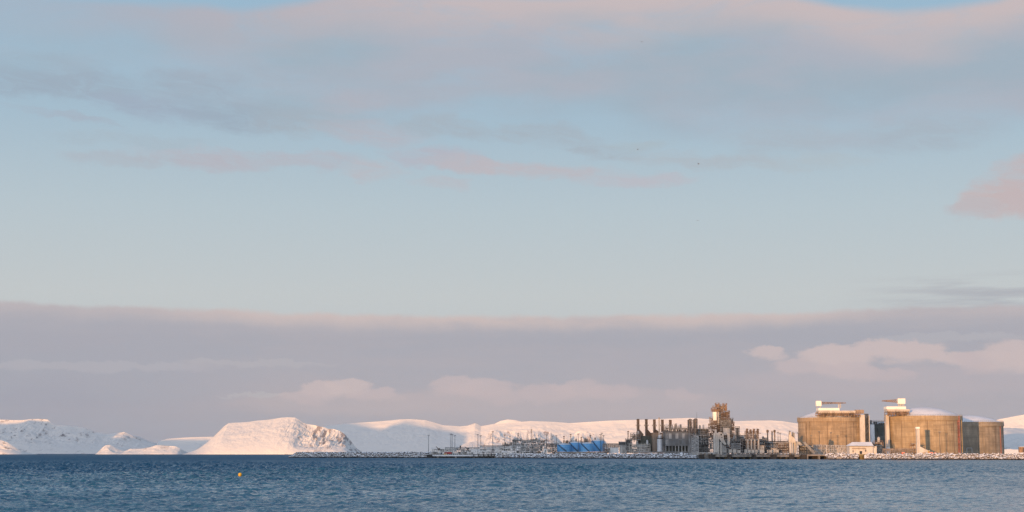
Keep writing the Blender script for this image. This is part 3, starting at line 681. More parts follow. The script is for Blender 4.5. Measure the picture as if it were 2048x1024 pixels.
# ------------------------------------------------------------------ the big concrete tanks
def lng_tank(label, cpx, D, r, ytop, base=(0.38, 0.29, 0.19), dark=(0.26, 0.195, 0.125), lip=3.6, dome=7.5, stain=True, seed=0, ztop=None):
    cx, cy = PX(cpx, D), D; zt = ztop or PZ(ytop, D-r)
    t = thing('storage_tank', label, 'storage tank', (cx, cy, GZ-0.6), 'concrete gas storage tanks')
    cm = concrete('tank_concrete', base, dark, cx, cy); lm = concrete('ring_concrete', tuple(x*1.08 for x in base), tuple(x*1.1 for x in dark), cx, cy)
    m = MB(); m.lathe(cx, cy, [(r, GZ-0.6), (r, zt-lip)], 96)
    for i in range(4):                      # buttresses
        a = math.pi/2*i+0.62+seed; m.cbox((cx+math.sin(a)*(r+0.25), cy-math.cos(a)*(r+0.25), (GZ-0.6+zt-lip)/2), 3.4, 1.0, zt-lip-GZ+0.6, a)
    m.build('wall', cm, t, smooth=False)
    m = MB(); m.lathe(cx, cy, [(r-0.1, zt-lip), (r+0.75, zt-lip), (r+0.75, zt), (r-1.6, zt)], 96); m.build('ring_beam', lm, t)
    prof = [(r-1.2, zt-0.05)]+[((r-1.2)*math.cos(a)/1.0, zt-0.05+dome*math.sin(a)) for a in [math.pi/2*k/10 for k in range(1, 10)]]+[(0.01, zt+dome-0.05)]
    prof = [((r-1.2)*(1-k/10), zt-0.05+dome*(1-(1-k/10)**2)) for k in range(11)]; prof[-1] = (0.01, prof[-1][1])
    m = MB(); m.lathe(cx, cy, prof, 72); m.build('dome_roof', 'roofsnow', t, smooth=True)
    m = MB()
    for k in range(96):
        a = 2*math.pi*k/96; p = (cx+math.sin(a)*(r+0.5), cy-math.cos(a)*(r+0.5))
        b = 2*math.pi*(k+1)/96; q = (cx+math.sin(b)*(r+0.5), cy-math.cos(b)*(r+0.5))
        m.bar((*p, zt), (*p, zt+1.1), 0.1); m.bar((*p, zt+1.1), (*q, zt+1.1), 0.1); m.bar((*p, zt+0.55), (*q, zt+0.55), 0.07)
    m.build('railing', 'lgrey', t)
    for a in (-1.05, -0.35, 0.18, 0.42, 0.95):
        a += seed*0.4; x, y = cx+math.sin(a)*(r+0.16), cy-math.cos(a)*(r+0.16); m = MB(); m.bar((x, y, GZ-0.4), (x, y, zt-lip), 0.22); m.build('downpipe', 'brown', t)
    return t, cx, cy, zt
T1, c1x, c1y, z1t = lng_tank('wide concrete tank with a roof crane and white stair tower, left of the gabled pumphouse', 1666, 1420, 30.6, 834.5)
T3, c3x, c3y, z3t = lng_tank('nearest concrete tank, tan walled, with a slender white vent tower in front', 1847.5, 1305, 30.6, 831.0, (0.42, 0.325, 0.205), (0.30, 0.225, 0.135), seed=0.5)
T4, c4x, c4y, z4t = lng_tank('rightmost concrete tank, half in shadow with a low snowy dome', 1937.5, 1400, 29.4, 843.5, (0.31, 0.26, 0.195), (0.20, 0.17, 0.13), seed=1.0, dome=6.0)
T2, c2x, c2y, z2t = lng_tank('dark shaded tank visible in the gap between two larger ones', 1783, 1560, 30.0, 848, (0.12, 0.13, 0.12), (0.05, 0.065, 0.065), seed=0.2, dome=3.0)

def roof_deck(tank, px0, px1, ydk, D, depth, house, house2, seed):
    """truss deck on the tank roof with clad pipe housings"""
    random.seed(seed)
    x0, x1 = PX(px0, D), PX(px1, D); zb = z1t if tank is T1 else z3t; zd = PZ(ydk, D)
    m = MB(); frame(m, x0, x1, D, D+depth, [zb+0.05, (zb+zd)/2, zd], max(5, int((x1-x0)/2.6)), 1, 0.3, 0.9); rails(m, x0, x1, D, D+depth, zd, 0.14, 2)
    m.build('deck_truss', 'rust', tank)
    m = MB(); m.box(x0, x1, D+0.2, D+depth-0.2, zd-0.3, zd); m.box(x0, x1, D+0.3, D+depth-0.3, (zb+zd)/2-0.15, (zb+zd)/2); m.build('deck', 'tan', tank)
    for k in range(int((x1-x0)/2.2)):
        x = x0+0.6+k*2.2
        if random.random() < 0.8: m = MB(); m.box(x, x+rnd(0.7, 1.7), D+0.5, D+2.2, zb+0.1, zb+0.1+(zd-zb)*rnd(0.3, 0.9)); m.build('pump', 'brown', tank)
    m = MB(); m.tube((x0, D+0.3, (zb+zd)/2+0.5), (x1, D+0.3, (zb+zd)/2+0.5), 0.3, None, 6); m.build('pipe', 'brown', tank)
    for (a, b, c, d, mt) in (house, house2):
        m = MB(); m.box(PX(a, D), PX(b, D), D+0.4, D+depth-1, PZ(d, D)+0.02, PZ(c, D)); m.build('pipe_housing', mt, tank)
roof_deck(T1, 1637, 1722, 826.5, c1y-29.6, 12, (1638.5, 1680.5, 816, 821, 'bright'), (1638.5, 1713, 821.2, 826, 'cream'), 3)
roof_deck(T3, 1776.5, 1819, 824, c3y-24.0, 11, (1775, 1814, 813, 818.2, 'bright'), (1775.5, 1822, 818.4, 823, 'cream'), 4)
# grey box at the right end of the left tank's deck
m = MB(); m.box(PX(1713.5, 1392), PX(1729.5, 1392), 1392, 1400, PZ(827, 1392), PZ(819.5, 1392)); m.build('stair_head', 'tan', T1)
# stair tower on tank 1: clad shaft plus lattice flights
D = 1391; m = MB(); x0, x1 = PX(1721, D), PX(1730.5, D); m.box(x0, x1, D, D+5, GZ, PZ(829.5, D)); m.build('lift_shaft', 'cream', T1)
m = MB(); zigzag(m, PX(1731.2, D), PX(1738, D), D, GZ, PZ(828, D), 16, 0.34, D+3.5); zigzag(m, PX(1731.2, D), PX(1738, D), D+0.6, GZ, PZ(828, D), 12, 0.25, D+2.5); m.build('stair_tower', 'dgrey', T1)
m = MB(); m.box(PX(1738.2, D), PX(1740, D), D, D+3.5, GZ, PZ(831, D)); m.build('pipe_riser', 'cream', T1)
# white shaft at the left edge of tank 3, red stair tower at its right edge
D = 1293; m = MB(); m.box(PX(1773.2, D), PX(1779.2, D), D, D+4, PZ(895, D), PZ(829.6, D)); m.build('lift_shaft', 'cream', T3)
m = MB(); m.box(PX(1773.0, D), PX(1779.4, D), D-0.1, D+4.1, GZ-0.3, PZ(895, D)-0.02); m.build('shaft_base', 'silver', T3)
def stair_edge(tank, px0, px1, D, ytop, n):
    m = MB(); zigzag(m, PX(px0, D), PX(px1, D), D, GZ-0.5, PZ(ytop, D), n, 0.36, D+3); m.build('stair_tower', 'faded_red', tank)
    zt = PZ(ytop, D)
    for k in range(n): z = GZ+(zt-GZ)*(k+0.5)/n; m = MB(); m.box(PX(px0+1, D), PX(px1-2, D), D+0.6, D+2.6, z, z+0.8*(k % 3)/2+0.4); m.build('landing', 'tan', tank)
stair_edge(T3, 1913.5, 1920, 1284, 832, 22)
stair_edge(T4, 1996, 2001.5, 1380, 845, 18)
m = MB(); D = 1366; 
for a in (1933, 1943): m.bar((PX(a, D), D, GZ), (PX(a, D), D, PZ(896, D)), 0.3)
m.bar((PX(1933, D), D, PZ(896, D)), (PX(1943, D), D, PZ(896, D)), 0.3); o = m.build('pipe_portal', 'lgrey'); tag(o, 'thin pale goalpost frame at the foot of the shaded side of the rightmost tank', 'portal frame')
# tank 2: pale riser strip and a roof deck with gear
D = 1532; m = MB(); m.box(PX(1741.5, D), PX(1748, D), D-3, D+2, GZ, PZ(849, D)); m.build('pipe_riser', 'silver', T2)
m = MB(); frame(m, PX(1738, D), PX(1780, D), D, D+6, [z2t, PZ(843, D)], 9, 1, 0.35, 0.6); rails(m, PX(1738, D), PX(1780, D), D, D+6, PZ(843, D), 0.2); m.build('deck_truss', 'grey', T2)
for a, b, c in ((1741, 1745, 841), (1750, 1756, 843.5), (1760, 1771, 845.5)): m = MB(); m.box(PX(a, D), PX(b, D), D+1, D+5, z2t, PZ(c, D)); m.build('pump', 'dgrey', T2)

def roof_crane(label, D, box, boom, mastx, ybase, boomy):
    x0, x1, y0, y1 = box; base = at((x0+x1)/2, ybase, D+3); t = thing('roof_crane', label, 'crane', base, 'cranes on the tank roofs')
    m = MB(); m.box(PX(x0, D), PX(x1, D), D+1, D+5, PZ(y1, D), PZ(y0, D)); hs = m.build('machine_house', 'bright', t)
    m = MB(); m.box(PX(x0, D)+0.2, PX(x1, D)-0.2, D+1.3, D+4.8, PZ(y0, D), PZ(y0, D)+0.25); sub(m, 'roof', 'lgrey', hs)
    m = MB(); frame(m, PX(mastx-2, D), PX(mastx+2, D), D+2, D+4, [PZ(ybase, D), (PZ(ybase, D)+PZ(boomy[1], D))/2, PZ(boomy[1], D)], 1, 1, 0.34, 1.0); m.build('pedestal', 'cream', t)
    m = MB(); a, b = PX(boom[0], D), PX(boom[1], D); zt, zb = PZ(boomy[0], D), PZ(boomy[1], D); n = max(6, int(abs(b-a)/1.5))
    for yy in (D+2.2, D+3.8):
        m.bar((a, yy, zb), (b, yy, (zb+zt)/2), 0.3); m.bar((a, yy, zt), (b, yy, (zb+zt)/2+0.2), 0.3)
        for k in range(n):
            xa, xb = a+(b-a)*k/n, a+(b-a)*(k+1)/n; f_ = k/n; h0 = zb+(zt-zb)*0.5*f_; h1 = zt-(zt-zb)*0.5*f_
            m.bar((xa, yy, h0), (xb, yy, h1), 0.18); m.bar((xb, yy, h0), (xb, yy, h1), 0.16)
    m.build('boom', 'rust', t); 
    for xx in (x0+2, x1-2): q = MB(); q.bar((PX(xx, D), D+3, PZ(ybase, D)), (PX(xx, D), D+3, PZ(y1, D)), 0.5); q.build('support_leg', 'cream', t)
    return t
roof_crane('roof crane with a square white housing at the left end of its long boom', 1393, (1634.5, 1645, 802, 812), (1645.5, 1695, ), 1682, 816, (804.0, 808.0))
roof_crane('roof crane with a white housing at the right end of a short boom', 1283, (1798.8, 1813.5, 797, 807.5), (1798, 1768), 1806, 813, (799.0, 804.5))

# vent tower in front of tank 3
D = 1236; x0, x1 = PX(1833.4, D), PX(1839.8, D)
t = thing('vent_tower', 'slender square white vent tower with a sloping annex in front of the nearest tank', 'vent tower', ((x0+x1)/2, D, GZ))
m = MB(); m.box(x0, x1, D, D+2.8, GZ-0.3, PZ(857.5, D)); m.bar((x0+0.7, D-0.1, GZ), (x0+0.7, D-0.1, PZ(858, D)), 0.16); m.build('shaft', 'cream', t)
m = MB(); m.box(x0-0.2, x1+0.1, D-0.2, D+3.0, PZ(857.4, D), PZ(853.8, D)); m.build('cap', 'bright', t)
m = MB(); m.prism([(x1, GZ-0.3), (PX(1855, D), GZ-0.3), (PX(1855, D), PZ(900.5, D)), (PX(1851, D), PZ(899, D)), (x1, PZ(893, D))], D, D+7); m.build('annex', 'cream', t)
m = MB(); m.box(PX(1844, D), PX(1854, D), D-0.15, D-0.05, PZ(907, D), PZ(905, D)); m.build('door', 'tan', t)
random.seed(21)
def container(label, px, y0, y1, D, w, mat, cat='container', name='container', group='small containers and shelters along the shore'):
    x = PX(px, D); z0, z1 = PZ(y1, D), PZ(y0, D)
    t = thing(name, label, cat, (x, D+1.2, z0), group)
    m = MB(); m.box(x-w/2, x+w/2, D, D+2.4, z0, z1)
    for k in range(int(w/0.6)): m.box(x-w/2+0.2+k*0.6, x-w/2+0.4+k*0.6, D-0.06, D, z0+0.1, z1-0.1)
    m.build('body', mat, t); m = MB(); m.box(x-w/2-0.05, x+w/2+0.05, D-0.1, D+2.45, z1+0.01, z1+0.16); m.build('roof', 'roofsnow', t)
    m = MB(); m.box(x-0.4, x+0.4, D-0.12, D-0.07, z0+0.1, z0+(z1-z0)*0.8); m.build('door', 'dgrey', t); return t
container('larger red-orange container below the shadow of the vent tower', 1861.5, 904.5, 908.3, 1212, 2.3, 'orange')
container('smaller red-orange container just right of a similar one, by the nearest tank', 1869.8, 905.2, 908.3, 1212, 1.3, 'orange')
container('red-orange container at the left foot of the nearest tank, behind the truss fence', 1806, 904.6, 908.5, 1240, 2.0, 'orange')
container('bright orange container beside the silver column on the shore', 1323.2, 904, 909, 1362, 2.6, 'orange')
container('brown-orange hut at the right edge of the view', 2046, 894, 905, 1180, 6.0, 'rust', 'hut', 'hut')
container('small orange hut in front of the left pipe module', 1078.5, 902, 907.5, 1492, 2.6, 'rust', 'hut', 'hut')
container('low white container right of the small orange hut', 1085, 903.5, 907.5, 1490, 2.2, 'white')
container('tall white container right of the left pipe module', 1090.5, 898, 905.5, 1492, 2.9, 'white')
container('tall cream container next to the light mast, left of the blue tanks', 1098, 898, 905.5, 1492, 3.0, 'cream')
container('small yellow container at the foot of the sloping annex', 1857.5, 901.5, 907.5, 1222, 0.9, 'yellow')

# gabled pumphouse
D = 1222; x0, x1, xe = PX(1698.5, D), PX(1745, D), PX(1754, D); z0 = GZ-0.3; ze = PZ(891.5, D); zr = PZ(884, D)
t = thing('pumphouse', 'cream shed with a snow-covered pitched roof in front of the left concrete tank', 'building', ((x0+x1)/2, D+5, z0))
m = MB(); m.box(x0, x1, D, D+11, z0, ze); m.box(x1, xe, D+2, D+10, z0, ze-0.4)
for k in range(14): m.box(x0+k*1.27+0.5, x0+k*1.27+0.6, D-0.06, D, z0, ze-0.1)
m.build('wall', 'cream', t)
m = MB(); m.add([(x0-0.6, D-0.8, ze-0.1), (x1+0.5, D-0.8, ze-0.1), (PX(1742, D)+1.5, D+5.5, zr), (PX(1707, D), D+5.5, zr), (x0-0.6, D+11.8, ze-0.1), (x1+0.5, D+11.8, ze-0.1)], [(0, 1, 2, 3), (3, 2, 5, 4), (0, 3, 4), (1, 5, 2), (0, 4, 5, 1)])
m.build('roof', 'roofsnow', t)
m = MB(); m.box(x0-0.6, x1+0.5, D-0.86, D-0.8, ze-0.45, ze-0.05); m.build('eaves_board', 'dgrey', t)
m = MB(); m.prism([(x1+0.5, ze-0.38), (xe, ze-0.38), (PX(1747, D), zr-0.5), (x1+0.8, zr-0.4)], D+2.5, D+9); m.build('annex_roof', 'black', t)
for a, b, c, d in ((1718.3, 1723.5, 902, 908),): m = MB(); m.box(PX(a, D), PX(b, D), D-0.12, D-0.065, PZ(d, D), PZ(c, D)); m.build('door', 'glass', t)
for a, b, c, d in ((1704.5, 1706.2, 900.5, 904.5), (1729.8, 1731.6, 899, 903.5), (1748.5, 1750, 893.5, 895)): m = MB(); m.box(PX(a, D), PX(b, D), D-0.12 if a < 1740 else D+1.9, D-0.065 if a < 1740 else D+1.98, PZ(d, D), PZ(c, D)); m.build('window', 'glass', t)
m = MB(); m.box(PX(1703, D), PX(1731, D), D-0.9, D-0.1, PZ(897.3, D), PZ(896.4, D)); m.build('canopy', 'brown', t)
# outfall structure on the waterline
D = 1172; m = MB(); m.box(PX(1717, D), PX(1738, D), D, D+9, PZ(912.5, D), PZ(908.6, D)); m.box(PX(1719, D), PX(1734, D), D+0.6, D+9, -1, PZ(912.5, D))
for a in (1720, 1726, 1732): m.box(PX(a, D), PX(a, D)+0.8, D-0.3, D+0.55, -1, PZ(911, D))
o = m.build('outfall', 'olive'); tag(o, 'mossy ochre concrete outfall set into the rocks below the cream shed', 'outfall')

def truss_fence(label, px0, px1, y0, y1, D, n, mat='cream', levels=1, name='pipe_trestle', cat='pipe trestle', depth=3.0, w=0.28, pipes=2):
    x0, x1 = PX(px0, D), PX(px1, D); z0, z1 = PZ(y1, D), PZ(y0, D); r = thing(name, label, cat, ((x0+x1)/2, D+depth/2, z0), 'pipe trestles')
    m = MB()
    for lv in range(levels+1):
        z = z0+(z1-z0)*lv/levels
        if lv: m.bar((x0, D, z), (x1, D, z), w); m.bar((x0, D+depth, z), (x1, D+depth, z), w)
    for i in range(n+1):
        x = x0+(x1-x0)*i/n
        for yy in (D, D+depth): m.bar((x, yy, z0), (x, yy, z1), w)
        m.bar((x, D, z1), (x, D+depth, z1), w*0.8)
        if i < n:
            xb = x0+(x1-x0)*(i+1)/n
            for lv in range(levels):
                a = z0+(z1-z0)*lv/levels; b = z0+(z1-z0)*(lv+1)/levels
                if (i+lv) % 2: a, b = b, a
                m.bar((x, D, a), (xb, D, b), w*0.75)
    m.build('truss', mat, r)
    p = MB()
    for k in range(pipes):
        z = z1-0.5-k*1.1; p.tube((x0, D+0.9+k*0.5, z), (x1, D+0.9+k*0.5, z), 0.34, None, 8)
    if pipes: p.build('pipe', 'clutter', r)
    return r
truss_fence('cream lattice pipe trestle between the gabled shed and the vent tower', 1755, 1830, 897.5, 907.8, 1242, 18, 'tan', 1, depth=4)
truss_fence('pale pipe trestle with crossed braces left of the gabled shed', 1676, 1699, 895.5, 907.5, 1250, 6, 'cream')
m = module('pump_skid', 'rusty jumble of pumps and pipes behind the right end of the gabled shed', 'pump skid', 1750, 1766, 884, 897, 1252, 7, 3, 4, 'rust', ('rust', 'brown', 'cream'), 0.8, 1, 2, w=0.3)
module('pump_skid', 'small rusty pipe skid at the left foot of the vent tower', 'pump skid', 1822, 1833, 886, 908, 1246, 5, 4, 3, 'rust', ('rust', 'brown', 'cream'), 0.6, 0, 2, w=0.26)
# trestle in front of tank 1
for k, (a, b, lab) in enumerate(((1628, 1652, 'grey frame trestle left in front of the left concrete tank'), (1653, 1676, 'grey frame trestle halfway along the left concrete tank'), (1677, 1690, 'short grey frame trestle under the right half of the left concrete tank'))):
    truss_fence(lab, a, b, 890+k*0.5, 908, 1292, 5, 'lgrey', 2, w=0.3, depth=5)
# covered conveyor sloping down beside it
D = 1268; t = thing('covered_stairway', 'long grey covered stairway sloping down to the right beside the left concrete tank', 'stairway', (PX(1617, D), D, GZ))
m = MB(); m.prism([(PX(1606, D), PZ(886, D)), (PX(1609, D), PZ(883.5, D)), (PX(1629, D), PZ(903, D)), (PX(1629, D), PZ(907, D)), (PX(1625, D), PZ(907, D))], D, D+2.5); m.build('gallery', 'grey', t)
m = MB()
for a, c in ((1609, 888), (1615, 894), (1621, 900)): m.bar((PX(a, D), D+1, GZ), (PX(a, D), D+1, PZ(c, D)), 0.35)
m.build('support_leg', 'dgrey', t)
random.seed(31)
module('pipe_module', 'dark cluttered pipe module below the covered stairway', 'process module', 1598, 1626, 890, 908.5, 1275, 8, 3, 6, 'dgrey', ('dgrey', 'brown', 'grey'), 0.8, 1, 3)

# ------------------------------------------------------------------ jetty
D = 1262; z0d, z1d = PZ(914, D), PZ(909.5, D)
t = thing('jetty', 'long concrete loading jetty on piles in front of the process plant', 'jetty', (PX(1505, D), D, 0))
m = MB(); m.box(PX(1424, D), PX(1602, D), D, D+14, z0d, z1d); m.build('deck', 'slab', t)
m = MB(); m.box(PX(1398, D), PX(1424, D), D+3, D+14, z0d-0.6, z1d-0.3); m.build('approach', 'slab', t)
for k in range(15):
    m = MB(); x = PX(1427+k*12.2, D)
    for yy in (D+1.2, D+7, D+12): m.tube((x, yy, -3), (x, yy, z0d), 0.42, None, 8)
    m.build('pile', 'olive', t)
m = MB(); m.box(PX(1424, D), PX(1602, D), D+13, D+13.6, -1, z0d); m.build('back_wall', 'timber', t)
for a, b in ((1397.5, 1408), (1417, 1430), (1453.5, 1461.5), (1502, 1510.5), (1539.5, 1551.5), (1577.5, 1587)):
    m = MB(); m.box(PX(a, D), PX(b, D), D-1.4, D-0.1, 0.1, z1d+0.25); m.build('fender', 'timber', t)
m = MB(); x = PX(1390, D); m.box(PX(1384, D), PX(1424, D), D+5, D+8, z1d-0.28, PZ(905.5, D)); m.box(PX(1384, D), PX(1440, D), D+9, D+9.5, z1d-0.28, PZ(904.5, D)); m.build('pipe_bank', 'lgrey', t)
random.seed(5)
for k in range(26):
    x = PX(1400+k*7.8+rnd(-2, 2), D); m = MB(); m.box(x, x+rnd(0.6, 2.2), D+rnd(0.5, 3), D+4.5, z1d, z1d+rnd(0.4, 1.6)); m.build('mooring_hook', random.choice(['tan', 'dgrey', 'slab']), t)
m = MB(); rails(m, PX(1424, D), PX(1602, D), D+0.2, D+13, z1d, 0.1, 2.2); m.build('railing', 'lgrey', t)
# low jetty wing to the right
t = thing('low_wharf', 'low dark wharf with wide openings at the right end of the loading jetty', 'wharf', (PX(1630, 1240), 1240, 0))
D = 1240; m = MB(); m.box(PX(1603, D), PX(1662, D), D, D+12, PZ(912, D), PZ(909, D)); m.build('deck', 'slab', t)
for a in (1603.5, 1613, 1636.5): m = MB(); m.box(PX(a, D), PX(a+2.6, D), D, D+6, -1, PZ(912, D)); m.build('pier', 'slab', t)
m = MB(); m.box(PX(1600, D), PX(1612, D), D-1, D-0.1, 0.1, PZ(909, D)); m.build('fender', 'timber', t)
m = MB(); m.box(PX(1603, D), PX(1662, D), D+11, D+11.8, -1, PZ(912, D)); m.build('back_wall', 'timber', t)

# jetty equipment: white cabinets and loading arms
labs = ['white loading cabinet at the foot of the angled white tower', 'white loading cabinet second right of the angled white tower', 'white loading cabinet third right of the angled white tower',
        'first white cabinet under the row of four vent columns', 'second white cabinet under the row of four vent columns', 'third white cabinet under the row of four vent columns', 'fourth white cabinet under the row of four vent columns',
        'wide white cabinet just right of the four vent columns', 'narrow white cabinet left of the cream switch room on the jetty', 'white cabinet directly left of the cream switch room on the jetty', 'white cabinet right of the cream switch room on the jetty']
D = 1272
for k, (a, b, c, d) in enumerate(((1457, 1463.5, 898.5, 905.5), (1465.5, 1472, 898.5, 905.5), (1474.5, 1480.5, 900, 906), (1489, 1494, 898.5, 905.5), (1495.5, 1501, 899.3, 905.5), (1502.5, 1508.2, 899.3, 905.5), (1509.5, 1515, 899.3, 905.5), (1519.5, 1528, 898.5, 905.8), (1534, 1536.5, 900, 906), (1538, 1543.5, 900, 905.5), (1552, 1557, 899, 905))):
    x0, x1 = PX(a, D), PX(b, D); t = thing('loading_cabinet', labs[k], 'cabinet', ((x0+x1)/2, D+1, GZ), 'white cabinets along the jetty')
    m = MB(); m.box(x0, x1, D, D+2.4, PZ(d, D), PZ(c, D)); m.build('body', 'cream', t)
    m = MB(); m.box(x0-0.15, x1+0.15, D-0.1, D+2.5, PZ(c, D)+0.01, PZ(c, D)+0.2); m.build('roof', 'brown', t)
    m = MB()
    for x in (x0+0.2, x1-0.2): m.bar((x, D+0.4, z1d), (x, D+0.4, PZ(d, D)), 0.3); m.bar((x, D+2, z1d), (x, D+2, PZ(d, D)), 0.3)
    m.build('leg', 'brown', t)
D = 1276
for a, b, c, d, lab, mt in ((1542.5, 1554, 897, 905.5, 'cream switch room on the jetty between two white cabinets', 'cream'), (1521, 1528, 891.5, 897.5, 'small cream cabin on top of the wide white cabinet', 'cream')):
    hall('switch_room', lab, 'cabin', a, b, c, d, D, 4, mt, 'tan', windows=((a+1, a+2.4, c+1.5, c+3),))
D = 1290
for k, (x, yt, lab) in enumerate(((1493, 857, 'leftmost of the four reddish vent columns'), (1500, 858.5, 'second of the four reddish vent columns'), (1506.8, 857.5, 'third of the four reddish vent columns'), (1514.5, 857.5, 'rightmost of the four reddish vent columns, with a side arm'))):
    X = PX(x, D); zt = PZ(yt, D); zm = PZ(878, D); t = thing('vent_column', lab, 'vent column', (X, D, GZ), 'reddish vent columns above the jetty')
    m = MB(); m.tube((X, D, GZ), (X, D, zt-0.6), 0.62, 0.5, 10); m.build('column', 'tan', t)
    m = MB(); frame(m, X-1.15, X+1.15, D-1.1, D+1.1, [zm+(zt-2-zm)*q/4 for q in range(5)], 1, 1, 0.24, 1.0); m.build('cage', 'brown', t)
    m = MB(); m.tube((X+0.3, D, zt-3.4), (X+0.5, D, zt), 0.95, 0.75, 10); m.tube((X+0.5, D, zt-0.5), (X+1.7, D, zt-0.9), 0.4, 0.3, 8); m.build('head', 'brown', t)
    X2 = PX(x+2.6, D-12); m = MB(); m.box(X2-0.45, X2+0.45, D-12.4, D-11.6, z1d-0.2, PZ(879, D)); m.box(X2-0.4, X2+0.4, D-11.6, D, PZ(881, D), PZ(879, D)); m.build('riser', 'cream', t)
    if k == 3: m = MB(); m.bar((X, D-1, PZ(866.5, D)), (X+3, D-1, PZ(866.5, D)), 0.3); m.build('side_arm', 'brown', t)
D = 1330
for x, yt, lab, kk in ((1535.3, 859.5, 'thick pale stack with a capped head, left of three', 1), (1544.2, 861.5, 'plain thinner stack standing between two capped ones', 0), (1549.3, 859.5, 'pale stack with a capped head, right of three', 1)):
    X = PX(x, D); zt = PZ(yt, D); t = thing('vent_stack', lab, 'stack', (X, D, GZ), 'three pale stacks above the dark pipe racks')
    m = MB(); m.tube((X, D, GZ), (X, D, zt), 0.62, 0.55, 12); m.build('shaft', 'tan', t)
    m = MB(); m.tube((X, D, zt-2.2), (X, D, zt-0.2), 0.6+0.45*kk, 0.6+0.35*kk, 12); m.build('cap', 'brown' if kk else 'tan', t)

# angled white towers (gangway towers)
def gangway_tower(label, px, D, w):
    """two white legs, a boxy head and a gallery that slopes down to the right"""
    f = lambda dx: PX(px+dx, D)
    t = thing('gangway_tower', label, 'gangway tower', (f(8), D+2, z1d), 'angled white gangway towers on the jetty')
    for k, (a, b) in enumerate(((0.8, 2.9), (5.0, 8.4)) if w else ((1.5, 4.2), (6.2, 9.0))):
        m = MB(); m.box(f(a), f(b), D, D+2.2, z1d, PZ(879 if k == 0 else 884, D)); m.build('leg', 'cream', t)
    return t, f
D = 1268
t, f = gangway_tower('broad angled white tower at the foot of the tallest process tower', 1435, D, 1)
m = MB(); m.prism([(f(0), PZ(880, D)), (f(0), PZ(867, D)), (f(3.5), PZ(864, D)), (f(8.5), PZ(865, D)), (f(12), PZ(868, D)), (f(12.5), PZ(876, D)), (f(19), PZ(887, D)), (f(15), PZ(890, D)), (f(8), PZ(884, D)), (f(4.5), PZ(878, D))], D+0.3, D+3.5); m.build('head', 'cream', t)
m = MB(); m.prism([(f(8.5), PZ(905, D)), (f(8.5), PZ(882, D)), (f(16), PZ(890, D)), (f(19), PZ(897, D)), (f(19), PZ(905, D))], D+3.6, D+5); m.build('lower_body', 'lgrey', t)
m = MB(); m.box(f(6.2), f(9.2), D+0.2, D+0.28, PZ(871, D), PZ(867.2, D)); m.box(f(8), f(9.8), D+0.2, D+0.28, PZ(875.5, D), PZ(873.6, D)); m.build('opening', 'glass', t)
m = MB(); m.prism([(f(17), PZ(866.5, D)), (f(21.5), PZ(865.5, D)), (f(25), PZ(868, D)), (f(25), PZ(888, D)), (f(22), PZ(892, D)), (f(19.5), PZ(888, D)), (f(21), PZ(880, D)), (f(20.4), PZ(869, D))], D+1, D+4); m.build('counterweight_arm', 'cream', t)
m = MB(); m.bar((f(13), D+0.2, PZ(877, D)), (f(20), D+0.2, PZ(890, D)), 0.5); m.build('brace', 'dgrey', t)
t, f = gangway_tower('angled white tower with a sloping top near the left concrete tank', 1577, D, 0)
m = MB(); m.prism([(f(1), PZ(884, D)), (f(1), PZ(870, D)), (f(3), PZ(862.5, D)), (f(5), PZ(864, D)), (f(6.5), PZ(872, D)), (f(11.5), PZ(875.5, D)), (f(14.5), PZ(882, D)), (f(14.5), PZ(886, D)), (f(6), PZ(885, D))], D+0.3, D+3); m.build('head', 'cream', t)
m = MB(); m.prism([(f(8), PZ(876, D)), (f(9.5), PZ(864, D)), (f(13.8), PZ(865.5, D)), (f(13.8), PZ(881, D))], D+3.1, D+5.5); m.build('stair_core', 'grey', t)
m = MB(); m.prism([(f(9.1), PZ(907, D)), (f(9.1), PZ(884, D)), (f(15), PZ(886, D)), (f(15), PZ(907, D))], D+2.2, D+4); m.build('lower_body', 'cream', t)
m = MB(); m.prism([(f(16), PZ(906, D)), (f(14.6), PZ(882, D)), (f(24), PZ(884, D)), (f(29), PZ(890, D)), (f(24), PZ(891, D)), (f(20), PZ(889, D))], D+2, D+4); m.build('sloping_gallery', 'lgrey', t)
m = MB(); m.bar((f(1.5), D, PZ(869, D)), (f(1.5), D, PZ(861.5, D)), 0.3); m.bar((f(3.5), D, PZ(864, D)), (f(3.0), D, PZ(861, D)), 0.4); m.build('hoist', 'dgrey', t)

# ------------------------------------------------------------------ process plant, centre
random.seed(42)
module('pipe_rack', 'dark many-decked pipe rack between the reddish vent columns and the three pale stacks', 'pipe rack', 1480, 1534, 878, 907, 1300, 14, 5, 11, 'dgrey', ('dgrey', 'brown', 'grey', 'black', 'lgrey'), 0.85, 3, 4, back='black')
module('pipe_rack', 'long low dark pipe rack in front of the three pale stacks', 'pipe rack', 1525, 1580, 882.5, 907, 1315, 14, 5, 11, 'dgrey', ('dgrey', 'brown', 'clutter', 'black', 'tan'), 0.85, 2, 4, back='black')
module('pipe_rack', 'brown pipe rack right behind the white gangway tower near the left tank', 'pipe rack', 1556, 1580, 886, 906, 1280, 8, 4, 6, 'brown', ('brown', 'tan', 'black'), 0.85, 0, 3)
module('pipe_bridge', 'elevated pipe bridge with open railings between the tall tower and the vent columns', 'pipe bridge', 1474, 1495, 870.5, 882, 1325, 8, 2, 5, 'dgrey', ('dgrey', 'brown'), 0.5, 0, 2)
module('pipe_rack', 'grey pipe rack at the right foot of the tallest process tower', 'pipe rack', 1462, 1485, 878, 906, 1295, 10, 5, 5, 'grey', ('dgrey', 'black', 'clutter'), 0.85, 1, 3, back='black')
D = 1310; X = PX(1475, D); t = thing('absorber_column', 'dark blue-grey absorber column right of the tallest process tower', 'column', (X, D, GZ))
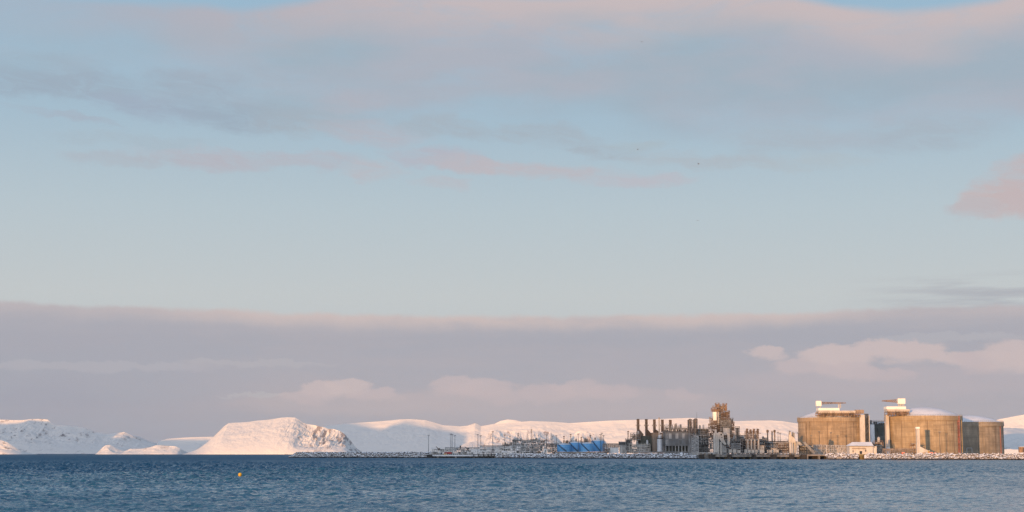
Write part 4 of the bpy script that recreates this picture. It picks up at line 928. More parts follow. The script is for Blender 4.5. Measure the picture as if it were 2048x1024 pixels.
m = MB(); m.tube((X, D, GZ), (X, D, PZ(855, D)), 1.15, 1.1, 12); m.build('shell', 'dgrey', t)
m = MB(); frame(m, X-1.7, X+1.7, D-1.6, D+1.6, [PZ(y_, D) for y_ in (905, 893, 880, 872, 864, 857, 853)], 1, 1, 0.25, 0.9); m.build('platform', 'dgrey', t)
m = MB(); m.tube((X-2.6, D, GZ), (X-2.6, D, PZ(867, D)), 0.25, None, 8); m.build('riser', 'lgrey', t)

# tallest tower (cold box)
random.seed(77)
D = 1330; t = thing('process_tower', 'tallest process tower, a dense steel lattice whose top catches golden light', 'process tower', (PX(1446, D), D+8, GZ))
TOWER = []
def block(px0, px1, y0, y1, dd, depth, lv, bays, fm, cms, fill=0.72):
    x0, x1 = PX(px0, D), PX(px1, D); z0, z1 = PZ(y1, D), PZ(y0, D); zs = [z0+(z1-z0)*k/lv for k in range(lv+1)]; h = (z1-z0)/lv
    f = MB(); frame(f, x0, x1, D+dd, D+dd+depth, zs, bays, 1, 0.34, 0.5); rails(f, x0-0.3, x1+0.3, D+dd-0.3, D+dd+depth, z1, 0.16, 1.6)
    for z in zs[1:]: f.box(x0-0.5, x1+0.5, D+dd-0.5, D+dd+depth, z-0.2, z-0.04)
    f.build('steel_frame', fm, t); e = []
    for k in range(lv):
        x = x0
        while x < x1-0.5:
            ww = rnd(0.8, 2.4); cm = random.choice(cms)
            if random.random() < fill:
                q = random.random(); zz = zs[k]+h*rnd(0.4, 0.95); y_ = D+dd+rnd(0.3, 2)
                if q < 0.5: e.append(('cabinet', cm, lambda m, a=(x, min(x1, x+ww), y_, y_+2, zs[k], zz): m.box(*a), ww))
                elif q < 0.8: e.append(('upright_drum', cm, lambda m, a=((x+ww/2, y_+0.7, zs[k]), (x+ww/2, y_+0.7, zz), ww*0.35, None, 8): m.tube(*a), ww))
                else: e.append(('horizontal_drum', cm, lambda m, a=((x, y_, (zs[k]+zz)/2), (x+ww, y_, (zs[k]+zz)/2), 0.4, None, 8): m.tube(*a), ww))
            x += ww*rnd(0.8, 1.1)
    TOWER.extend(e)
G = ('tan', 'lgrey', 'brown', 'stack'); K = ('dgrey', 'clutter', 'brown', 'grey')
block(1425.5, 1440.5, 818.5, 823.5, 0, 7, 2, 5, 'rust', G); block(1428.5, 1441, 814, 818.3, 1, 6, 1, 4, 'tan', G, 0.6); block(1433.5, 1439.5, 808.5, 813.8, 1, 5, 2, 3, 'rust', G, 0.5); block(1443, 1449, 811.5, 824, 1, 9, 4, 3, 'tan', G, 0.6); block(1449.4, 1455, 809, 824, 2, 7, 4, 2, 'rust', G, 0.5)
block(1443, 1459.5, 824, 840, -1, 9, 5, 6, 'brown', G, 0.95); block(1422, 1435, 836.5, 850, 0.5, 7, 4, 5, 'tan', G)
block(1420, 1441, 850, 878, 0, 9, 7, 7, 'brown', ('tan', 'brown', 'clutter', 'grey')); block(1441, 1462, 840, 870, -1, 12, 7, 8, 'grey', ('clutter', 'lgrey', 'dgrey', 'grey'), 0.95)
block(1420, 1470, 870, 907, 2, 12, 8, 14, 'grey', K, 0.95); block(1461, 1469, 846, 880, 1, 6, 7, 3, 'brown', K); block(1463, 1467, 838.5, 846, 2, 3, 3, 1, 'dgrey', K)
block(1435.5, 1442.5, 824, 850, 2, 5, 7, 2, 'dgrey', ('dgrey', 'lgrey', 'black'), 0.8)
pieces(TOWER, t)
m = MB(); m.box(PX(1426.8, D), PX(1433.6, D), D-0.6, D+5, PZ(841, D), PZ(823.8, D)); m.build('cold_box', 'bright', t)
m = MB(); m.box(PX(1433.7, D), PX(1439.5, D), D+1.5, D+5, PZ(850, D), PZ(823.8, D)); m.build('cold_box', 'lgrey', t)
m = MB(); m.box(PX(1429, D), PX(1433.5, D), D-1.2, D-0.4, PZ(905, D), PZ(860, D)); m.build('elevator_shaft', 'lgrey', t)
for a in (1429, 1434): m = MB(); m.tube((PX(a, D), D-1.5, GZ), (PX(a, D), D-1.5, PZ(866, D)), 1.2, None, 10); m.build('vessel', 'cream', t)
m = MB(); m.box(PX(1446, D), PX(1459, D), D-2, D+1, PZ(870, D), PZ(856, D)); m.build('wind_wall', 'lgrey', t)
for a, yt in ((1434.5, 805.5), (1438.5, 806), (1450.5, 807.5), (1453.5, 808)): m = MB(); m.tube((PX(a, D), D+3, PZ(812, D)), (PX(a, D), D+3, PZ(yt, D)), 0.22, 0.1, 6); m.build('vent_pipe', 'tan', t)
m = MB(); m.box(PX(1437, D), PX(1461, D), D+9, D+12, GZ, PZ(846, D)); m.build('core_wall', 'dgrey', t)

# twin columns left of it and spire
for px0, px1, yt, lab in ((1375.5, 1385, 837, 'left of two dark round-headed columns, wrapped in curved pipes'), (1386.8, 1395.5, 836, 'right of two dark columns, with a thin spire on top')):
    D = 1345; x0, x1 = PX(px0, D), PX(px1, D); t = thing('fractionator', lab, 'column', ((x0+x1)/2, D, GZ), 'twin dark columns behind the panelled hall'); X = (x0+x1)/2
    m = MB(); m.tube((X, D, GZ), (X, D, PZ(yt+4, D)), 1.35, 1.2, 12); m.tube((X, D, PZ(yt+4, D)), (X, D, PZ(yt+2, D)), 1.2, 0.4, 12); m.build('shell', 'grey', t)
    m = MB(); frame(m, x0+0.2, x1-0.2, D-1.8, D+1.8, [PZ(y_, D) for y_ in (866, 860, 855, 850, 845, yt+3)], 2, 1, 0.26, 0.8); m.build('platform', 'brown', t)
    m = MB()
    for q in range(8):
        a0, a1 = math.pi*q/8, math.pi*(q+1)/8; m.tube((X-math.cos(a0)*1.6, D-2, PZ(yt+5, D)+math.sin(a0)*1.6), (X-math.cos(a1)*1.6, D-2, PZ(yt+5, D)+math.sin(a1)*1.6), 0.3, None, 6)
    m.tube((X-1.6, D-2, PZ(860, D)), (X-1.6, D-2, PZ(yt+5, D)), 0.3, None, 6); m.build('bent_pipe', 'dgrey', t)
    if px0 > 1380: m = MB(); m.tube((x1-0.5, D, PZ(840, D)), (x1-0.5, D, PZ(823.5, D)), 0.16, 0.05, 6); m.build('spire', 'dgrey', t)

# panelled turbine hall
D = 1368; x0, x1 = PX(1330.5, D), PX(1384, D); t = thing('turbine_hall', 'large grey panelled hall raised on columns right of the exhaust stacks', 'building', ((x0+x1)/2, D+12, GZ))
m = MB(); m.box(x0, x1, D, D+24, PZ(891.5, D), PZ(864, D)); m.build('wall', 'panel', t)
for r_ in range(2):
    for c_ in range(8):
        a = x0+(x1-x0)*(c_+0.08)/8; b = x0+(x1-x0)*(c_+0.92)/8; zz0 = PZ((878, 889)[r_]-0.7, D); zz1 = PZ((867, 880)[r_], D)
        m = MB(); m.box(a, b, D-0.16, D-0.003, zz0, zz1)
        for q in range(1, 4): xq = a+(b-a)*q/4; m.box(xq-0.07, xq+0.07, D-0.24, D-0.165, zz0, zz1)
        m.build('panel', ['grey', 'panel', 'grey', 'lgrey', 'panel', 'grey', 'panel'][(r_*3+c_*2+(c_*c_) % 5) % 7], t)
m = MB(); m.box(x0-0.3, x1+0.3, D-0.4, D+24.3, PZ(864, D)+0.01, PZ(862.4, D)); m.build('roof', 'dgrey', t)
for c_ in range(9): m = MB(); xx = x0+0.4+(x1-x0-0.9)*c_/8; m.box(xx-0.35, xx+0.35, D+0.3, D+1.1, GZ-0.3, PZ(891.5, D)); m.build('column', 'lgrey' if c_ > 2 else 'panel', t)
m = MB(); m.box(x0+0.2, x1-0.2, D+6, D+6.5, GZ-0.3, PZ(891.5, D)); m.box(x0+2, x1-3, D+3, D+5, GZ-0.3, PZ(903.5, D)); m.build('undercroft_wall', 'green', t)
m = MB(); m.box(PX(1337, D), PX(1376, D), D+1, D+2, GZ-0.3, PZ(903, D)); m.build('plinth', 'slab', t)
random.seed(12)
module('roof_plant', 'band of pipes and fans along the roof of the grey panelled hall', 'roof plant', 1331, 1384, 855.5, 862.2, 1372, 14, 1, 14, 'grey', ('clutter', 'lgrey', 'dgrey', 'grey'), 0.95, 7, 4, w=0.26)
module('pipe_rack', 'tall grey pipe rack between the lattice stair tower and the tallest tower', 'pipe rack', 1386, 1420, 857.5, 905, 1352, 12, 8, 9, 'grey', ('dgrey', 'grey', 'clutter', 'black'), 0.9, 2, 3, back='black')
module('cooler_bank', 'grey bank of air coolers with triangular brackets beside the lattice stair tower', 'air cooler', 1397, 1417, 870, 889, 1346, 8, 3, 4, 'lgrey', ('panel', 'dgrey', 'grey'), 0.95, 0, 1)
# lattice stair tower
D = 1336; t = thing('stair_tower', 'pale open lattice stair tower with a slanting roof in front of the panelled hall', 'stair tower', (PX(1390, D), D, GZ))
m = MB(); x0, x1 = PX(1384, D), PX(1397, D); zigzag(m, x0, x1, D, GZ, PZ(873, D), 8, 0.34, D+4)
for k in range(8): z = GZ+(PZ(873, D)-GZ)*k/8; m.bar((x0, D-0.1, z), (x1, D-0.1, z+3), 0.3)
m.bar(((x0+x1)/2, D, GZ), ((x0+x1)/2, D, PZ(870, D)), 0.34); m.build('lattice', 'lgrey', t)
m = MB(); m.prism([(x0-0.5, PZ(868.5, D)), (x0-0.2, PZ(867.8, D)), (x1+0.2, PZ(874.5, D)), (x1+0.2, PZ(876, D))], D-0.5, D+4.5); m.build('roof', 'lgrey', t)

# exhaust stacks with their boiler houses
hall('boiler_house', 'dark green boiler house below the two left exhaust stacks', 'building', 1281, 1305, 872.5, 905, 1395, 16, 'green', 'dgrey', bands=2)
hall('boiler_house', 'tan-brown boiler house below the third exhaust stack', 'building', 1305.2, 1330, 866.5, 905, 1388, 20, 'tan', 'tan', bands=1)
stl = ['leftmost of the five dark square exhaust stacks', 'second from left of the five dark exhaust stacks', 'middle one of the five dark exhaust stacks', 'fourth of the five dark exhaust stacks, right of the thin pale chimney', 'rightmost of the five dark exhaust stacks, above the panelled hall']
for k, (x, yt, yd) in enumerate(((1276.6, 839, 872), (1293.2, 839.3, 872), (1309.3, 840, 866.5), (1325.3, 840.3, 864), (1341.3, 840.8, 864))):
    D = 1399; X = PX(x, D); zt = PZ(yt, D); zd = PZ(yd, D); t = thing('exhaust_stack', stl[k], 'exhaust stack', (X, D+2, zd), 'five exhaust stacks')
    m = MB(); m.box(X-1.12, X+1.12, D, D+2.6, PZ(905, D) if k == 0 else zd, zt)
    for q in range(7): z = zd+(zt-zd)*(q+0.5)/7; m.box(X-1.2, X+1.2, D-0.1, D+2.7, z-0.12, z+0.12)
    m.build('flue', 'stack', t)
    m = MB(); m.box(X-1.16, X+1.16, D-0.06, D+2.66, zt, zt+0.5); m.build('rim', 'black', t)
    m = MB(); zz = PZ(852, D); m.box(X-1.8, X+1.8, D-0.7, D+3.2, zz-0.12, zz); rails(m, X-1.8, X+1.8, D-0.7, D+3.2, zz, 0.12, 1.2); m.bar((X-1.25, D-0.25, zd), (X-1.25, D-0.25, zt-1), 0.2); m.bar((X-0.7, D-0.25, zd), (X-0.7, D-0.25, zt-1), 0.16); m.build('ladder_platform', 'grey', t)
    if k < 4: m = MB(); e = 3.4 if k < 2 else 2.6; h_ = PZ(859.5, D); m.prism([(X+1.12, h_), (X+1.12+e, zd+1.2), (X+1.12+e, zd), (X+1.12, zd)], D+0.2, D+2.4); m.build('duct', 'brown', t); 
    if k < 4: m = MB(); m.prism([(X+1.12, h_+0.35), (X+1.12+e+0.2, zd+1.45), (X+1.12+e+0.2, zd+0.9), (X+1.12, h_-0.3)], D+0.05, D+0.19); m.build('duct_flange', 'black', t)
D = 1385; X = PX(1318.6, D); t = thing('chimney', 'thin pale chimney rising between the middle and fourth exhaust stacks', 'chimney', (X, D, PZ(870, D)))
m = MB(); m.tube((X, D, GZ), (X, D, PZ(836, D)), 0.72, 0.62, 12); m.build('shaft', 'cream', t)
m = MB(); m.tube((X, D, PZ(837, D)), (X, D, PZ(836, D)+0.3), 0.7, None, 12); m.build('rim', 'tan', t)
D = 1372; X = PX(1319.6, D); t = thing('silver_column', 'fat silver column with a dark collar standing in front of the tan boiler house', 'vessel', (X, D, GZ))
m = MB(); m.tube((X, D, PZ(903, D)), (X, D, PZ(877.5, D)), 2.35, None, 20); m.build('shell', 'silver', t)
m = MB(); m.tube((X, D, PZ(877.5, D)), (X, D, PZ(876, D)), 2.7, None, 20); rails(m, X-2.6, X+2.6, D-2.6, D+1, PZ(876, D), 0.14, 1.2); m.build('collar', 'black', t)
m = MB(); m.tube((X, D, PZ(876, D)), (X, D, PZ(870.5, D)), 1.9, 1.2, 16); m.tube((X+1, D-1, PZ(874, D)), (X+1, D-1, PZ(868, D)), 0.4, None, 8); m.build('top_cone', 'silver', t)
m = MB(); m.tube((X, D, GZ-0.2), (X, D, PZ(903, D)), 2.1, 2.35, 16); m.build('skirt', 'rust', t)
m = MB(); zigzag(m, PX(1326, D), PX(1330, D), D-1, GZ, PZ(862, D), 9, 0.24, D+1.5); o = m.build('ladder_tower', 'grey'); tag(o, 'narrow ladder tower between the silver column and the panelled hall', 'ladder tower')
random.seed(8)
module('process_module', 'yellowish low process module left of the dark green boiler house', 'process module', 1259, 1300, 889, 906, 1384, 8, 4, 10, 'cream', ('tan', 'olive', 'dgrey', 'brown', 'clutter'), 0.75, 2, 3)
module('process_module', 'upper pipe deck at the left foot of the leftmost exhaust stack', 'process module', 1262, 1281, 868, 881, 1392, 8, 3, 5, 'tan', ('brown', 'olive', 'cream'), 0.6, 2, 2)
module('process_module', 'dark skeletal module at the left end of the central plant', 'process module', 1252, 1264, 879, 906, 1400, 8, 5, 3, 'grey', ('dgrey', 'olive', 'tan'), 0.7, 0, 2, back='dgrey')
hall('equipment_room', 'plain pale grey block left of the central plant', 'building', 1241, 1253, 891, 907, 1406, 10, 'lgrey', 'lgrey')
hall('equipment_room', 'dark raised block behind the plain pale grey one', 'building', 1238.5, 1252, 884.3, 891, 1420, 8, 'dgrey', 'snow')
lattice_mast(1256.5, 862, 882, 1392, 'thin bronze mast with two antennas left of the leftmost exhaust stack', 1.6, 0.5, 'brown', top='brown')
lattice_mast(1268.5, 868, 884, 1390, 'short bronze mast close to the leftmost exhaust stack', 1.0, 0.3, 'brown')
t = truss_fence('low row of pipe supports along the shore below the panelled hall', 1268, 1396, 903.6, 908.5, 1345, 22, 'grey', 1, w=0.2, depth=2)
random.seed(4)
m = MB()

# ------------------------------------------------------------------ blue tanks
def blue_tank(label, px0, px1, yt, D, ybase=903.5):
    cx = PX((px0+px1)/2, D); r = (PX(px1, D)-PX(px0, D))/2; zb = PZ(ybase, D); zt = PZ(yt, D-r)
    t = thing('blue_tank', label, 'storage tank', (cx, D, zb), 'four blue storage tanks')
    m = MB(); m.lathe(cx, D, [(r, zb), (r, zt)], 48); m.build('shell', 'blue', t, smooth=True)
    for q in (0.33, 0.66, 0.99): m = MB(); z = zb+(zt-zb)*q; m.lathe(cx, D, [(r, z-0.1), (r+0.14, z-0.1), (r+0.14, z+0.08), (r, z+0.08)], 48); m.build('stiffener', 'blue', t)
    m = MB(); m.lathe(cx, D, [(r+0.2, zt), (r+0.2, zt+0.15), (0.01, zt+1.5)], 48); m.build('cone_roof', 'roofsnow', t)
    m = MB(); n = 16; a0, a1 = -0.95, 0.35
    for k in range(n):
        a = a0+(a1-a0)*k/n; b = a0+(a1-a0)*(k+1)/n; za = zt-(zt-zb)*k/n; zb_ = zt-(zt-zb)*(k+1)/n; R_ = r+0.75
        p = (cx+math.sin(a)*R_, D-math.cos(a)*R_, za); q = (cx+math.sin(b)*R_, D-math.cos(b)*R_, zb_)
        m.bar(p, q, 0.38); m.bar((p[0], p[1], za+1), (q[0], q[1], zb_+1), 0.14); m.bar(p, (p[0], p[1], za+1), 0.12)
        m.bar((cx+math.sin(a)*r, D-math.cos(a)*r, za), p, 0.2)
    m.build('spiral_stair', 'dblue', t)
    m = MB(); n = 24
    for k in range(n):
        a = 2*math.pi*k/n; b = 2*math.pi*(k+1)/n; m.bar((cx+math.sin(a)*r, D-math.cos(a)*r, zt+0.1), (cx+math.sin(a)*r, D-math.cos(a)*r, zt+1.1), 0.1); m.bar((cx+math.sin(a)*r, D-math.cos(a)*r, zt+1.1), (cx+math.sin(b)*r, D-math.cos(b)*r, zt+1.1), 0.1)
    m.build('railing', 'lgrey', t)
    return t
blue_tank('lowest blue tank, leftmost of the four', 1114.3, 1141, 889.2, 1500)
blue_tank('second blue tank from the left, a little taller than its neighbours', 1137, 1163.5, 885.6, 1512)
blue_tank('third blue tank from the left, low between two taller ones', 1160.5, 1186, 887.2, 1500)
blue_tank('tallest blue tank, rightmost of the four', 1183, 1208.6, 881.8, 1516)
D = 1484; m = MB(); m.box(PX(1110, D), PX(1214, D), D, D+44, GZ-0.4, PZ(904.0, D)+0.02); o = m.build('tank_bund', 'slab'); tag(o, 'low concrete bund under the four blue tanks', 'bund')
random.seed(9)
for k in range(30):
    x = PX(1116+k*3.1, 1478); m = MB(); m.box(x, x+rnd(0.5, 1.2), 1478, 1479.5, GZ-0.2, GZ+rnd(0.5, 1.2)); z = m.v[-1][2]; m.tube((x+0.3, 1478.7, z), (x+0.3, 1478.7, z+0.4), 0.1, None, 6)
    tag(m.build('valve', 'brown'), 'small rust-brown valve in the row along the foot of the blue tanks', 'valve', 'valves in a row below the blue tanks')

# left pipe racks and modules
random.seed(15)
truss_fence('elevated pipe bridge running right from the blue tanks to the pale grey block', 1206, 1240, 887.3, 905.0, 1490, 9, 'tan', 3, depth=5, w=0.26, pipes=3)
truss_fence('elevated pipe bridge behind the containers left of the blue tanks', 1092, 1117, 887.3, 905, 1530, 8, 'dgrey', 3, depth=5, w=0.26, pipes=3)
module('process_module', 'largest grey process module of the left plant, under a flat dark deck', 'process module', 1024.5, 1093.5, 880.5, 906.5, 1510, 16, 5, 16, 'lgrey', ('dgrey', 'clutter', 'grey', 'lgrey', 'black'), 0.85, 9, 3, roof='brown', w=0.3)
module('process_module', 'small upper module on the left edge of the largest left process module', 'process module', 1004.5, 1026, 887.5, 893, 1515, 12, 1, 6, 'brown', ('brown', 'dgrey', 'clutter'), 0.7, 2, 2)
module('pipe_rack', 'blue-white two-level pipe rack at the middle of the left quay', 'pipe rack', 955, 1024, 894.5, 908, 1520, 7, 2, 16, 'white', ('silver', 'silver', 'grey', 'lgrey'), 0.6, 0, 3, w=0.32)
truss_fence('low roofed walkway above the blue-white pipe rack', 961, 1006, 891.2, 895.5, 1535, 12, 'grey', 1, depth=4, w=0.2)
module('pipe_rack', 'white pipe rack with repeated bays along the far left quay', 'pipe rack', 864, 954.5, 898, 909.5, 1550, 6, 2, 22, 'white', ('lgrey', 'clutter', 'silver', 'brown'), 0.5, 0, 2, w=0.3)
truss_fence('thin overhead pipe run behind the far left pipe rack', 890, 958, 895, 898.5, 1560, 14, 'grey', 1, depth=3, w=0.18, pipes=1)
hall('storage_hall', 'long white hall right of the blue tanks under the pipe bridge', 'building', 1219, 1237, 895.5, 906, 1480, 9, 'white', 'snow', roofh=0.6, gable=1.0)
module('pump_skid', 'brown pump skid at the right foot of the tallest blue tank', 'pump skid', 1209.5, 1220, 898, 906, 1470, 5, 2, 3, 'brown', ('brown', 'rust', 'tan'), 0.8, 0, 2)
module('pump_skid', 'dark red and brown pump skid left of the lowest blue tank', 'pump skid', 1102, 1114, 896, 907, 1488, 5, 2, 4, 'dgrey', ('red', 'brown', 'dgrey', 'clutter'), 0.85, 0, 2)
hall('guardhouse', 'small snow-roofed white hut at the right end of the left quay', 'hut', 1003, 1015, 904.5, 909.5, 1478, 5, 'white', 'roofsnow', roofh=1.0, gable=1.6, doors=((1011.5, 1013, 906, 909.4),), windows=((1004.5, 1006, 906, 908.4),))
# conical shelter and water tank, small crane
D = 1548; X = PX(914, D); t = thing('cone_shelter', 'small pale green shelter with a pointed roof on the far left pipe rack', 'shelter', (X, D, PZ(898, D)))
m = MB(); m.tube((X, D, PZ(898, D)), (X, D, PZ(896.5, D)), 1.2, None, 10); m.build('wall', 'lgrey', t); m = MB(); m.tube((X, D, PZ(896.5, D)), (X, D, PZ(892.4, D)), 1.4, 0.05, 10); m.build('roof', 'lgrey', t)
X = PX(920.8, D); t = thing('signal_box', 'small black box on a stalk right of the pointed green shelter', 'signal box', (X, D, PZ(898, D)))
m = MB(); m.tube((X, D, PZ(898, D)), (X, D, PZ(894.5, D)), 0.25, None, 8); m.build('stalk', 'black', t); m = MB(); m.box(X-0.65, X+0.65, D-0.5, D+0.5, PZ(894.6, D), PZ(891.2, D)); m.build('box', 'black', t)
for x0_, x1_, ya, yb, lab, mt in ((872, 877, 893, 897.8, 'brown crane jib leaning left at the far left quay', 'brown'), (930, 935, 894, 898, 'small dark jib leaning left above the far left pipe rack', 'dgrey')):
    a, b = at(x0_, ya, D), at(x1_, yb, D); t = thing('jib_crane', lab, 'crane', (b.x, D, b.z-0.1), 'small jib cranes')
    m = MB(); m.bar(a, b, 0.45); m.bar((a.x, D+1, a.z), (b.x, D+1, b.z), 0.3); m.build('jib', mt, t); m = MB(); m.cbox((b.x+0.4, D+0.5, b.z+0.1), 2.4, 2, 1.0); m.tube((b.x+0.4, D+0.5, b.z-1.5), (b.x+0.4, D+0.5, b.z), 0.4, None, 8); m.build('turntable', mt, t)

# left quay
D = 1528; zq = PZ(911.8, D); t = thing('quay', 'long low quay with a snowy deck and dark timber front, left of the plant', 'quay', (PX(925, D), D, 0))
m = MB(); m.box(PX(865, D), PX(992, D), D, D+10, zq-0.35, zq+1.1); m.build('deck', 'roofsnow', t)
m = MB(); m.box(PX(865, D), PX(990, D), D+1.5, D+9.5, -1, zq-0.36); m.build('front_wall', 'timber', t)
for k in range(17): m = MB(); x = PX(867+k*7.2, D); m.box(x, x+1.5, D-0.1, D+1.4, -1, zq-0.36); m.build('fender', 'slab' if k % 5 == 1 else 'timber', t)
m = MB(); m.box(PX(853.5, D), PX(864.3, D), D-2, D+5, -1, PZ(909.3, D)); m.build('mooring_dolphin', 'black', t)
bl = ['first short bollard from the left on the quay edge', 'second short bollard on the quay edge', 'third short bollard on the quay edge', 'fourth bollard on the quay edge, dark', 'fifth bollard on the quay edge', 'sixth bollard on the quay edge, just before the rocks', 'last bollard on the quay, standing alone in the rocks']
for k, x in enumerate((947.5, 957, 967, 976.5, 983, 989, 998.5)):
    X = PX(x, D-1); t = thing('bollard', bl[k], 'bollard', (X, D-1, -1), 'bollards on the left quay')
    m = MB(); m.tube((X, D-1, -1), (X, D-1, zq+1.8), 0.42, None, 8); m.build('post', 'dgrey', t); m = MB(); m.tube((X, D-1, zq+1.8), (X, D-1, zq+2.1), 0.6, None, 8); m.build('cap', 'lgrey' if k < 3 else 'black', t)
# vehicles on the quay
def truck(label, px, D, z, cab, body, L=7.0, flip=1):
    X = PX(px, D); t = thing('truck', label, 'truck', (X, D, z), 'vehicles on the left quay'); d = flip
    m = MB(); m.prism([(X-d*L*0.5, z+0.5), (X-d*L*0.5, z+1.6), (X-d*L*0.44, z+2.6), (X-d*L*0.22, z+2.7), (X-d*L*0.22, z+0.5)], D, D+2.4); m.build('cab', cab, t)
    m = MB(); m.box(X-L*0.2 if d > 0 else X-L*0.5, X+L*0.5 if d > 0 else X+L*0.2, D, D+2.4, z+0.9, z+2.5); m.build('cargo_body', body, t)
    m = MB(); m.prism([(X-d*L*0.485, z+1.7), (X-d*L*0.44, z+2.4), (X-d*L*0.3, z+2.4), (X-d*L*0.3, z+1.7)], D-0.04, D-0.005); m.build('window', 'glass', t)
    for q in (-0.36, 0.22, 0.38): m = MB(); m.tube((X+d*L*q, D-0.06, z+0.5), (X+d*L*q, D+0.35, z+0.5), 0.5, None, 12); m.build('wheel', 'black', t)
    m = MB(); m.box(X-L*0.48, X+L*0.48, D+0.2, D+2.2, z+0.5, z+0.85); m.build('chassis', 'dgrey', t)
truck('bright red flatbed truck parked on the left quay', 896, 1531, zq+1.1, 'red', 'red', 7.5)
truck('small blue and white truck parked left of the red one', 886.2, 1532, zq+1.1, 'dblue', 'white', 3.6)
t = container('flat yellow crate under the red truck at the quay edge', 891, 907.4, 909.4, 1529, 2.6, 'yellow', 'crate', 'crate')

# light masts
for a in ((857, 870.5, 905, 1572, 'leftmost light mast, standing alone on the breakwater end'), (901.5, 868, 908, 1545, 'left light mast of the pair near the red truck'), (904.2, 868.6, 908, 1552, 'light mast just right of its twin near the red truck'), (909.7, 871, 900, 1565, 'shorter light mast right of the pair near the red truck'),
          (955.6, 869, 909, 1525, 'left mast of two where the white pipe racks meet'), (961.5, 871.5, 895, 1575, 'right mast of two where the white pipe racks meet'), (1009.6, 870, 903, 1515, 'mast directly above the snow-roofed white hut'), (1020, 872.3, 889, 1560, 'short mast left of the largest left process module'),
          (1093.3, 870, 903, 1500, 'mast on the right edge of the largest left process module'), (1105.5, 872, 892, 1560, 'mast behind the elevated bridge left of the blue tanks'), (1112.7, 871, 892, 1560, 'mast just left of the lowest blue tank'),
          (1156.6, 868.3, 903, 1490, 'tall mast in front of the second blue tank'), (1201, 869, 903, 1495, 'left one of three masts at the tallest blue tank'), (1203.9, 866.2, 903, 1492, 'tallest of three masts at the tallest blue tank'), (1207.3, 871.2, 903, 1497, 'right one of three masts at the tallest blue tank'),
          (1556.3, 864.5, 885, 1390, 'thin mast right of the three pale stacks'), (1560.5, 866.3, 885, 1380, 'mast with a wide crossarm right of the three pale stacks'), (1596.5, 865.3, 883, 1360, 'mast standing at the left edge of the left concrete tank'),
          (1639, 863.3, 890, 1330, 'dark mast against the wall of the left concrete tank'), (1662.3, 865, 890, 1340, 'mast with a wide head against the left concrete tank'), (1880.5, 864, 908, 1250, 'pale mast in front of the nearest tank, right of the vent tower shadow')):
    mast(*a)
mast(985.6, 863.5, 905, 1515, 'bronze-headed tall mast left of the white hut')
lattice_mast(1063, 858.5, 880.4, 1520, 'tallest bronze lattice mast on the left process module', 1.5, 0.4, 'brown', top='clutter')
lattice_mast(1036.5, 866, 880.4, 1522, 'bronze twin-armed mast on the left half of the left process module', 2.0, 0.6, 'clutter', top='clutter')
lattice_mast(1055, 868, 880.4, 1526, 'short pale mast left of the tallest bronze lattice mast', 1.8, 0.6, 'clutter')
lattice_mast(1102.6, 867.5, 892, 1530, 'slim dark spire between the module and the blue tanks', 0.5, 0.2, 'dgrey')
for x, y, yb, lab in ((1128, 872, 889, 'slender rusty mast behind the lowest blue tank'), (1141.5, 868, 886, 'rusty mast with a derrick behind the second blue tank'), (1163, 874, 887, 'short derrick behind the gap between the second and third blue tanks'), (1181, 870, 883, 'rusty mast at the left edge of the tallest blue tank')):
    lattice_mast(x, y, yb, 1570, lab, 1.4, 0.4, 'brown', top='brown')
random.seed(19)
module('process_module', 'brown low module visible over the roofs of the blue tanks', 'process module', 1127, 1205, 883, 892, 1565, 12, 2, 18, 'brown', ('brown', 'dgrey', 'tan'), 0.7, 6, 2, w=0.26)

# right-hand hillside with a retaining wall
Xg, Yg = np.meshgrid(np.linspace(PX(1915, 1750), PX(2400, 1750), 90), np.linspace(1420, 1900, 50))
Zg = GZ-0.6+28*np.clip((Yg-1440)/300, 0, 1)**0.8*np.clip((Xg-PX(1905, 1750))/40, 0, 1)**0.5+(fbm(Xg/16, Yg/22, 4)-0.5)*4*np.clip((Yg-1440)/60, 0, 1)
grid_mesh('hillside', Xg, Yg, Zg, 'mtn')
D = 1700; m = MB(); m.box(PX(1998, D), PX(2018.5, D), D, D+6, PZ(877, D), PZ(862.8, D)); 
for k in range(5): m.box(PX(2000+k*4, D), PX(2000+k*4, D)+0.5, D-0.4, D, PZ(877, D), PZ(863, D))
o = m.build('retaining_wall', 'panel'); tag(o, 'grey ribbed retaining wall on the snowy hillside at the right edge', 'retaining wall')
m = MB(); 
for k in range(24): m.bar((PX(2002+k*2, D+30), D+30, PZ(865, D)), (PX(2002+k*2, D+30), D+30, PZ(860.6, D)), 0.16)
for y_ in (861, 862.3): m.bar((PX(2002, D+30), D+30, PZ(y_, D)), (PX(2048, D+30), D+30, PZ(y_, D)), 0.2)
o = m.build('hill_fence', 'dgrey'); tag(o, 'thin dark fence along the crest of the snowy hillside', 'fence')

# buoy
D = 303; X = PX(480, D, 954); BZ = 0.55; t = thing('buoy', 'yellow ball buoy afloat on the open water at lower left', 'buoy', (X, D, BZ))
m = MB(); m.lathe(X, D, [(0.01, BZ-0.28)]+[(0.37*math.sin(a), BZ+0.1-0.37*math.cos(a)) for a in [math.pi*k/12 for k in range(2, 12)]]+[(0.01, BZ+0.47)], 20); m.build('float', 'yellow', t, smooth=True)
m = MB(); m.tube((X, D, BZ+0.44), (X, D, BZ+0.6), 0.05, None, 8); m.build('eye', 'black', t)
m = MB(); m.lathe(X, D, [(0.372, BZ+0.06), (0.385, BZ+0.06), (0.385, BZ+0.12), (0.372, BZ+0.12)], 20); m.build('band', 'olive', t)

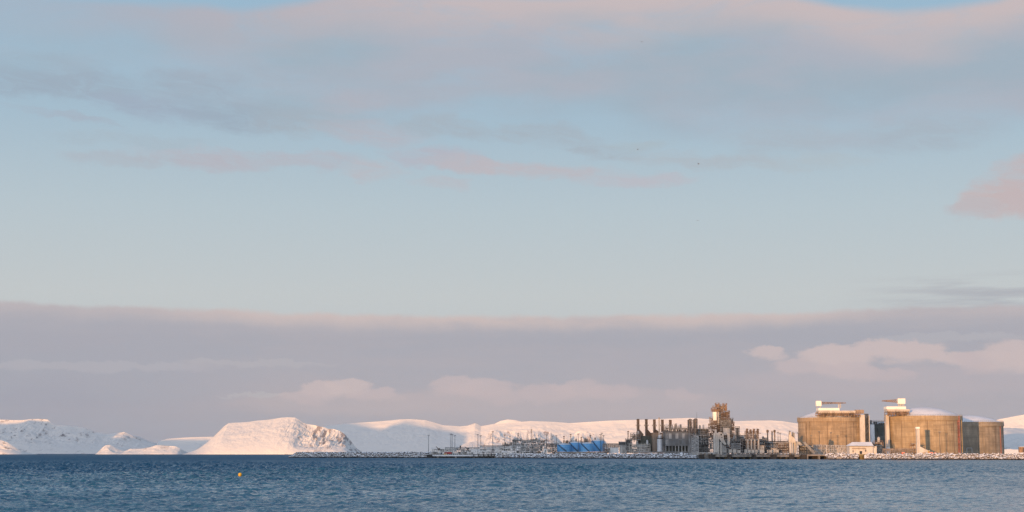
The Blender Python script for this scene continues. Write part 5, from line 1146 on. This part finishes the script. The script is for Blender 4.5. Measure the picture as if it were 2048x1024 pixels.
# gulls
def gull(px, y, D, label, flap, yaw):
    p = at(px, y, D); t = thing('gull', label, 'bird', p, 'gulls in the sky'); 
    bm = []; rot = Matrix.Rotation(yaw, 4, 'Z')
    body = [(0.0, -0.28, 0.02), (0.0, -0.2, 0), (0, -0.05, -0.01), (0, 0.12, 0), (0, 0.27, 0.02)]; rad = [0.03, 0.055, 0.085, 0.06, 0.015]
    m = MB(); n = 8; vs = []
    for (bx, by, bz), r in zip(body, rad): vs += [tuple(p+rot @ Vector((bx+r*math.cos(2*math.pi*i/n), by, bz+r*math.sin(2*math.pi*i/n)))) for i in range(n)]
    fs = [(j*n+i, j*n+(i+1) % n, (j+1)*n+(i+1) % n, (j+1)*n+i) for j in range(4) for i in range(n)]+[tuple(range(n)), tuple(range(5*n-1, 4*n-1, -1))]
    for s_ in (-1, 1):                     # wings grow out of the same skin mesh
        o = len(vs); w_ = [(0.05, -0.14, 0.03), (0.3, -0.2, 0.03+flap*0.5), (0.68, -0.02, flap), (0.3, -0.02, 0.02+flap*0.5), (0.05, 0.08, 0.03)]
        vs += [tuple(p+rot @ Vector((s_*a, b, c))) for a, b, c in w_]+[tuple(p+rot @ Vector((s_*a, b, c-0.02))) for a, b, c in w_]
        fs += [(o, o+1, o+3, o+4), (o+1, o+2, o+3), (o+5, o+9, o+8, o+6), (o+6, o+8, o+7)]+[(o+i, o+5+i, o+5+(i+1) % 5, o+(i+1) % 5) for i in range(5)]
    o = len(vs); m.add(vs, fs); m.build('body', 'panel', t); q = MB(); h = p+rot @ Vector((0, -0.31, 0.03)); q.tube(h, h+rot @ Vector((0, -0.08, -0.01)), 0.025, 0.008, 6); q.build('beak', 'yellow', t)
gull(1397, 328, 400, 'gull gliding in the open sky, uppermost of the two near each other', 0.22, 0.9)
gull(1395.5, 441, 520, 'gull seen head-on in the pale band of sky below another', 0.14, 0.1)
gull(1275, 299, 560, 'tiny gull left of the other two below the high cloud', 0.2, 1.8)
gull(1284, 84, 560, 'highest gull, against the pink-rimmed cloud near the top', 0.2, 0.5)

# HAZE
def haze():
    mb = MB(); mb.box(-8800, 8800, -2900, 21000, -1.6, 565)
    m = bpy.data.materials.new('haze_air'); m.use_nodes = True; t = m.node_tree; t.nodes.clear()
    v = t.nodes.new('ShaderNodeVolumePrincipled'); o = t.nodes.new('ShaderNodeOutputMaterial')
    v.inputs['Density'].default_value = 1.3e-5; v.inputs['Color'].default_value = (0.86, 0.92, 1.0, 1)
    t.links.new(v.outputs[0], o.inputs['Volume'])
    struct(mb.build('haze', m, None, (0, 0, 0)), 'stuff')
haze()
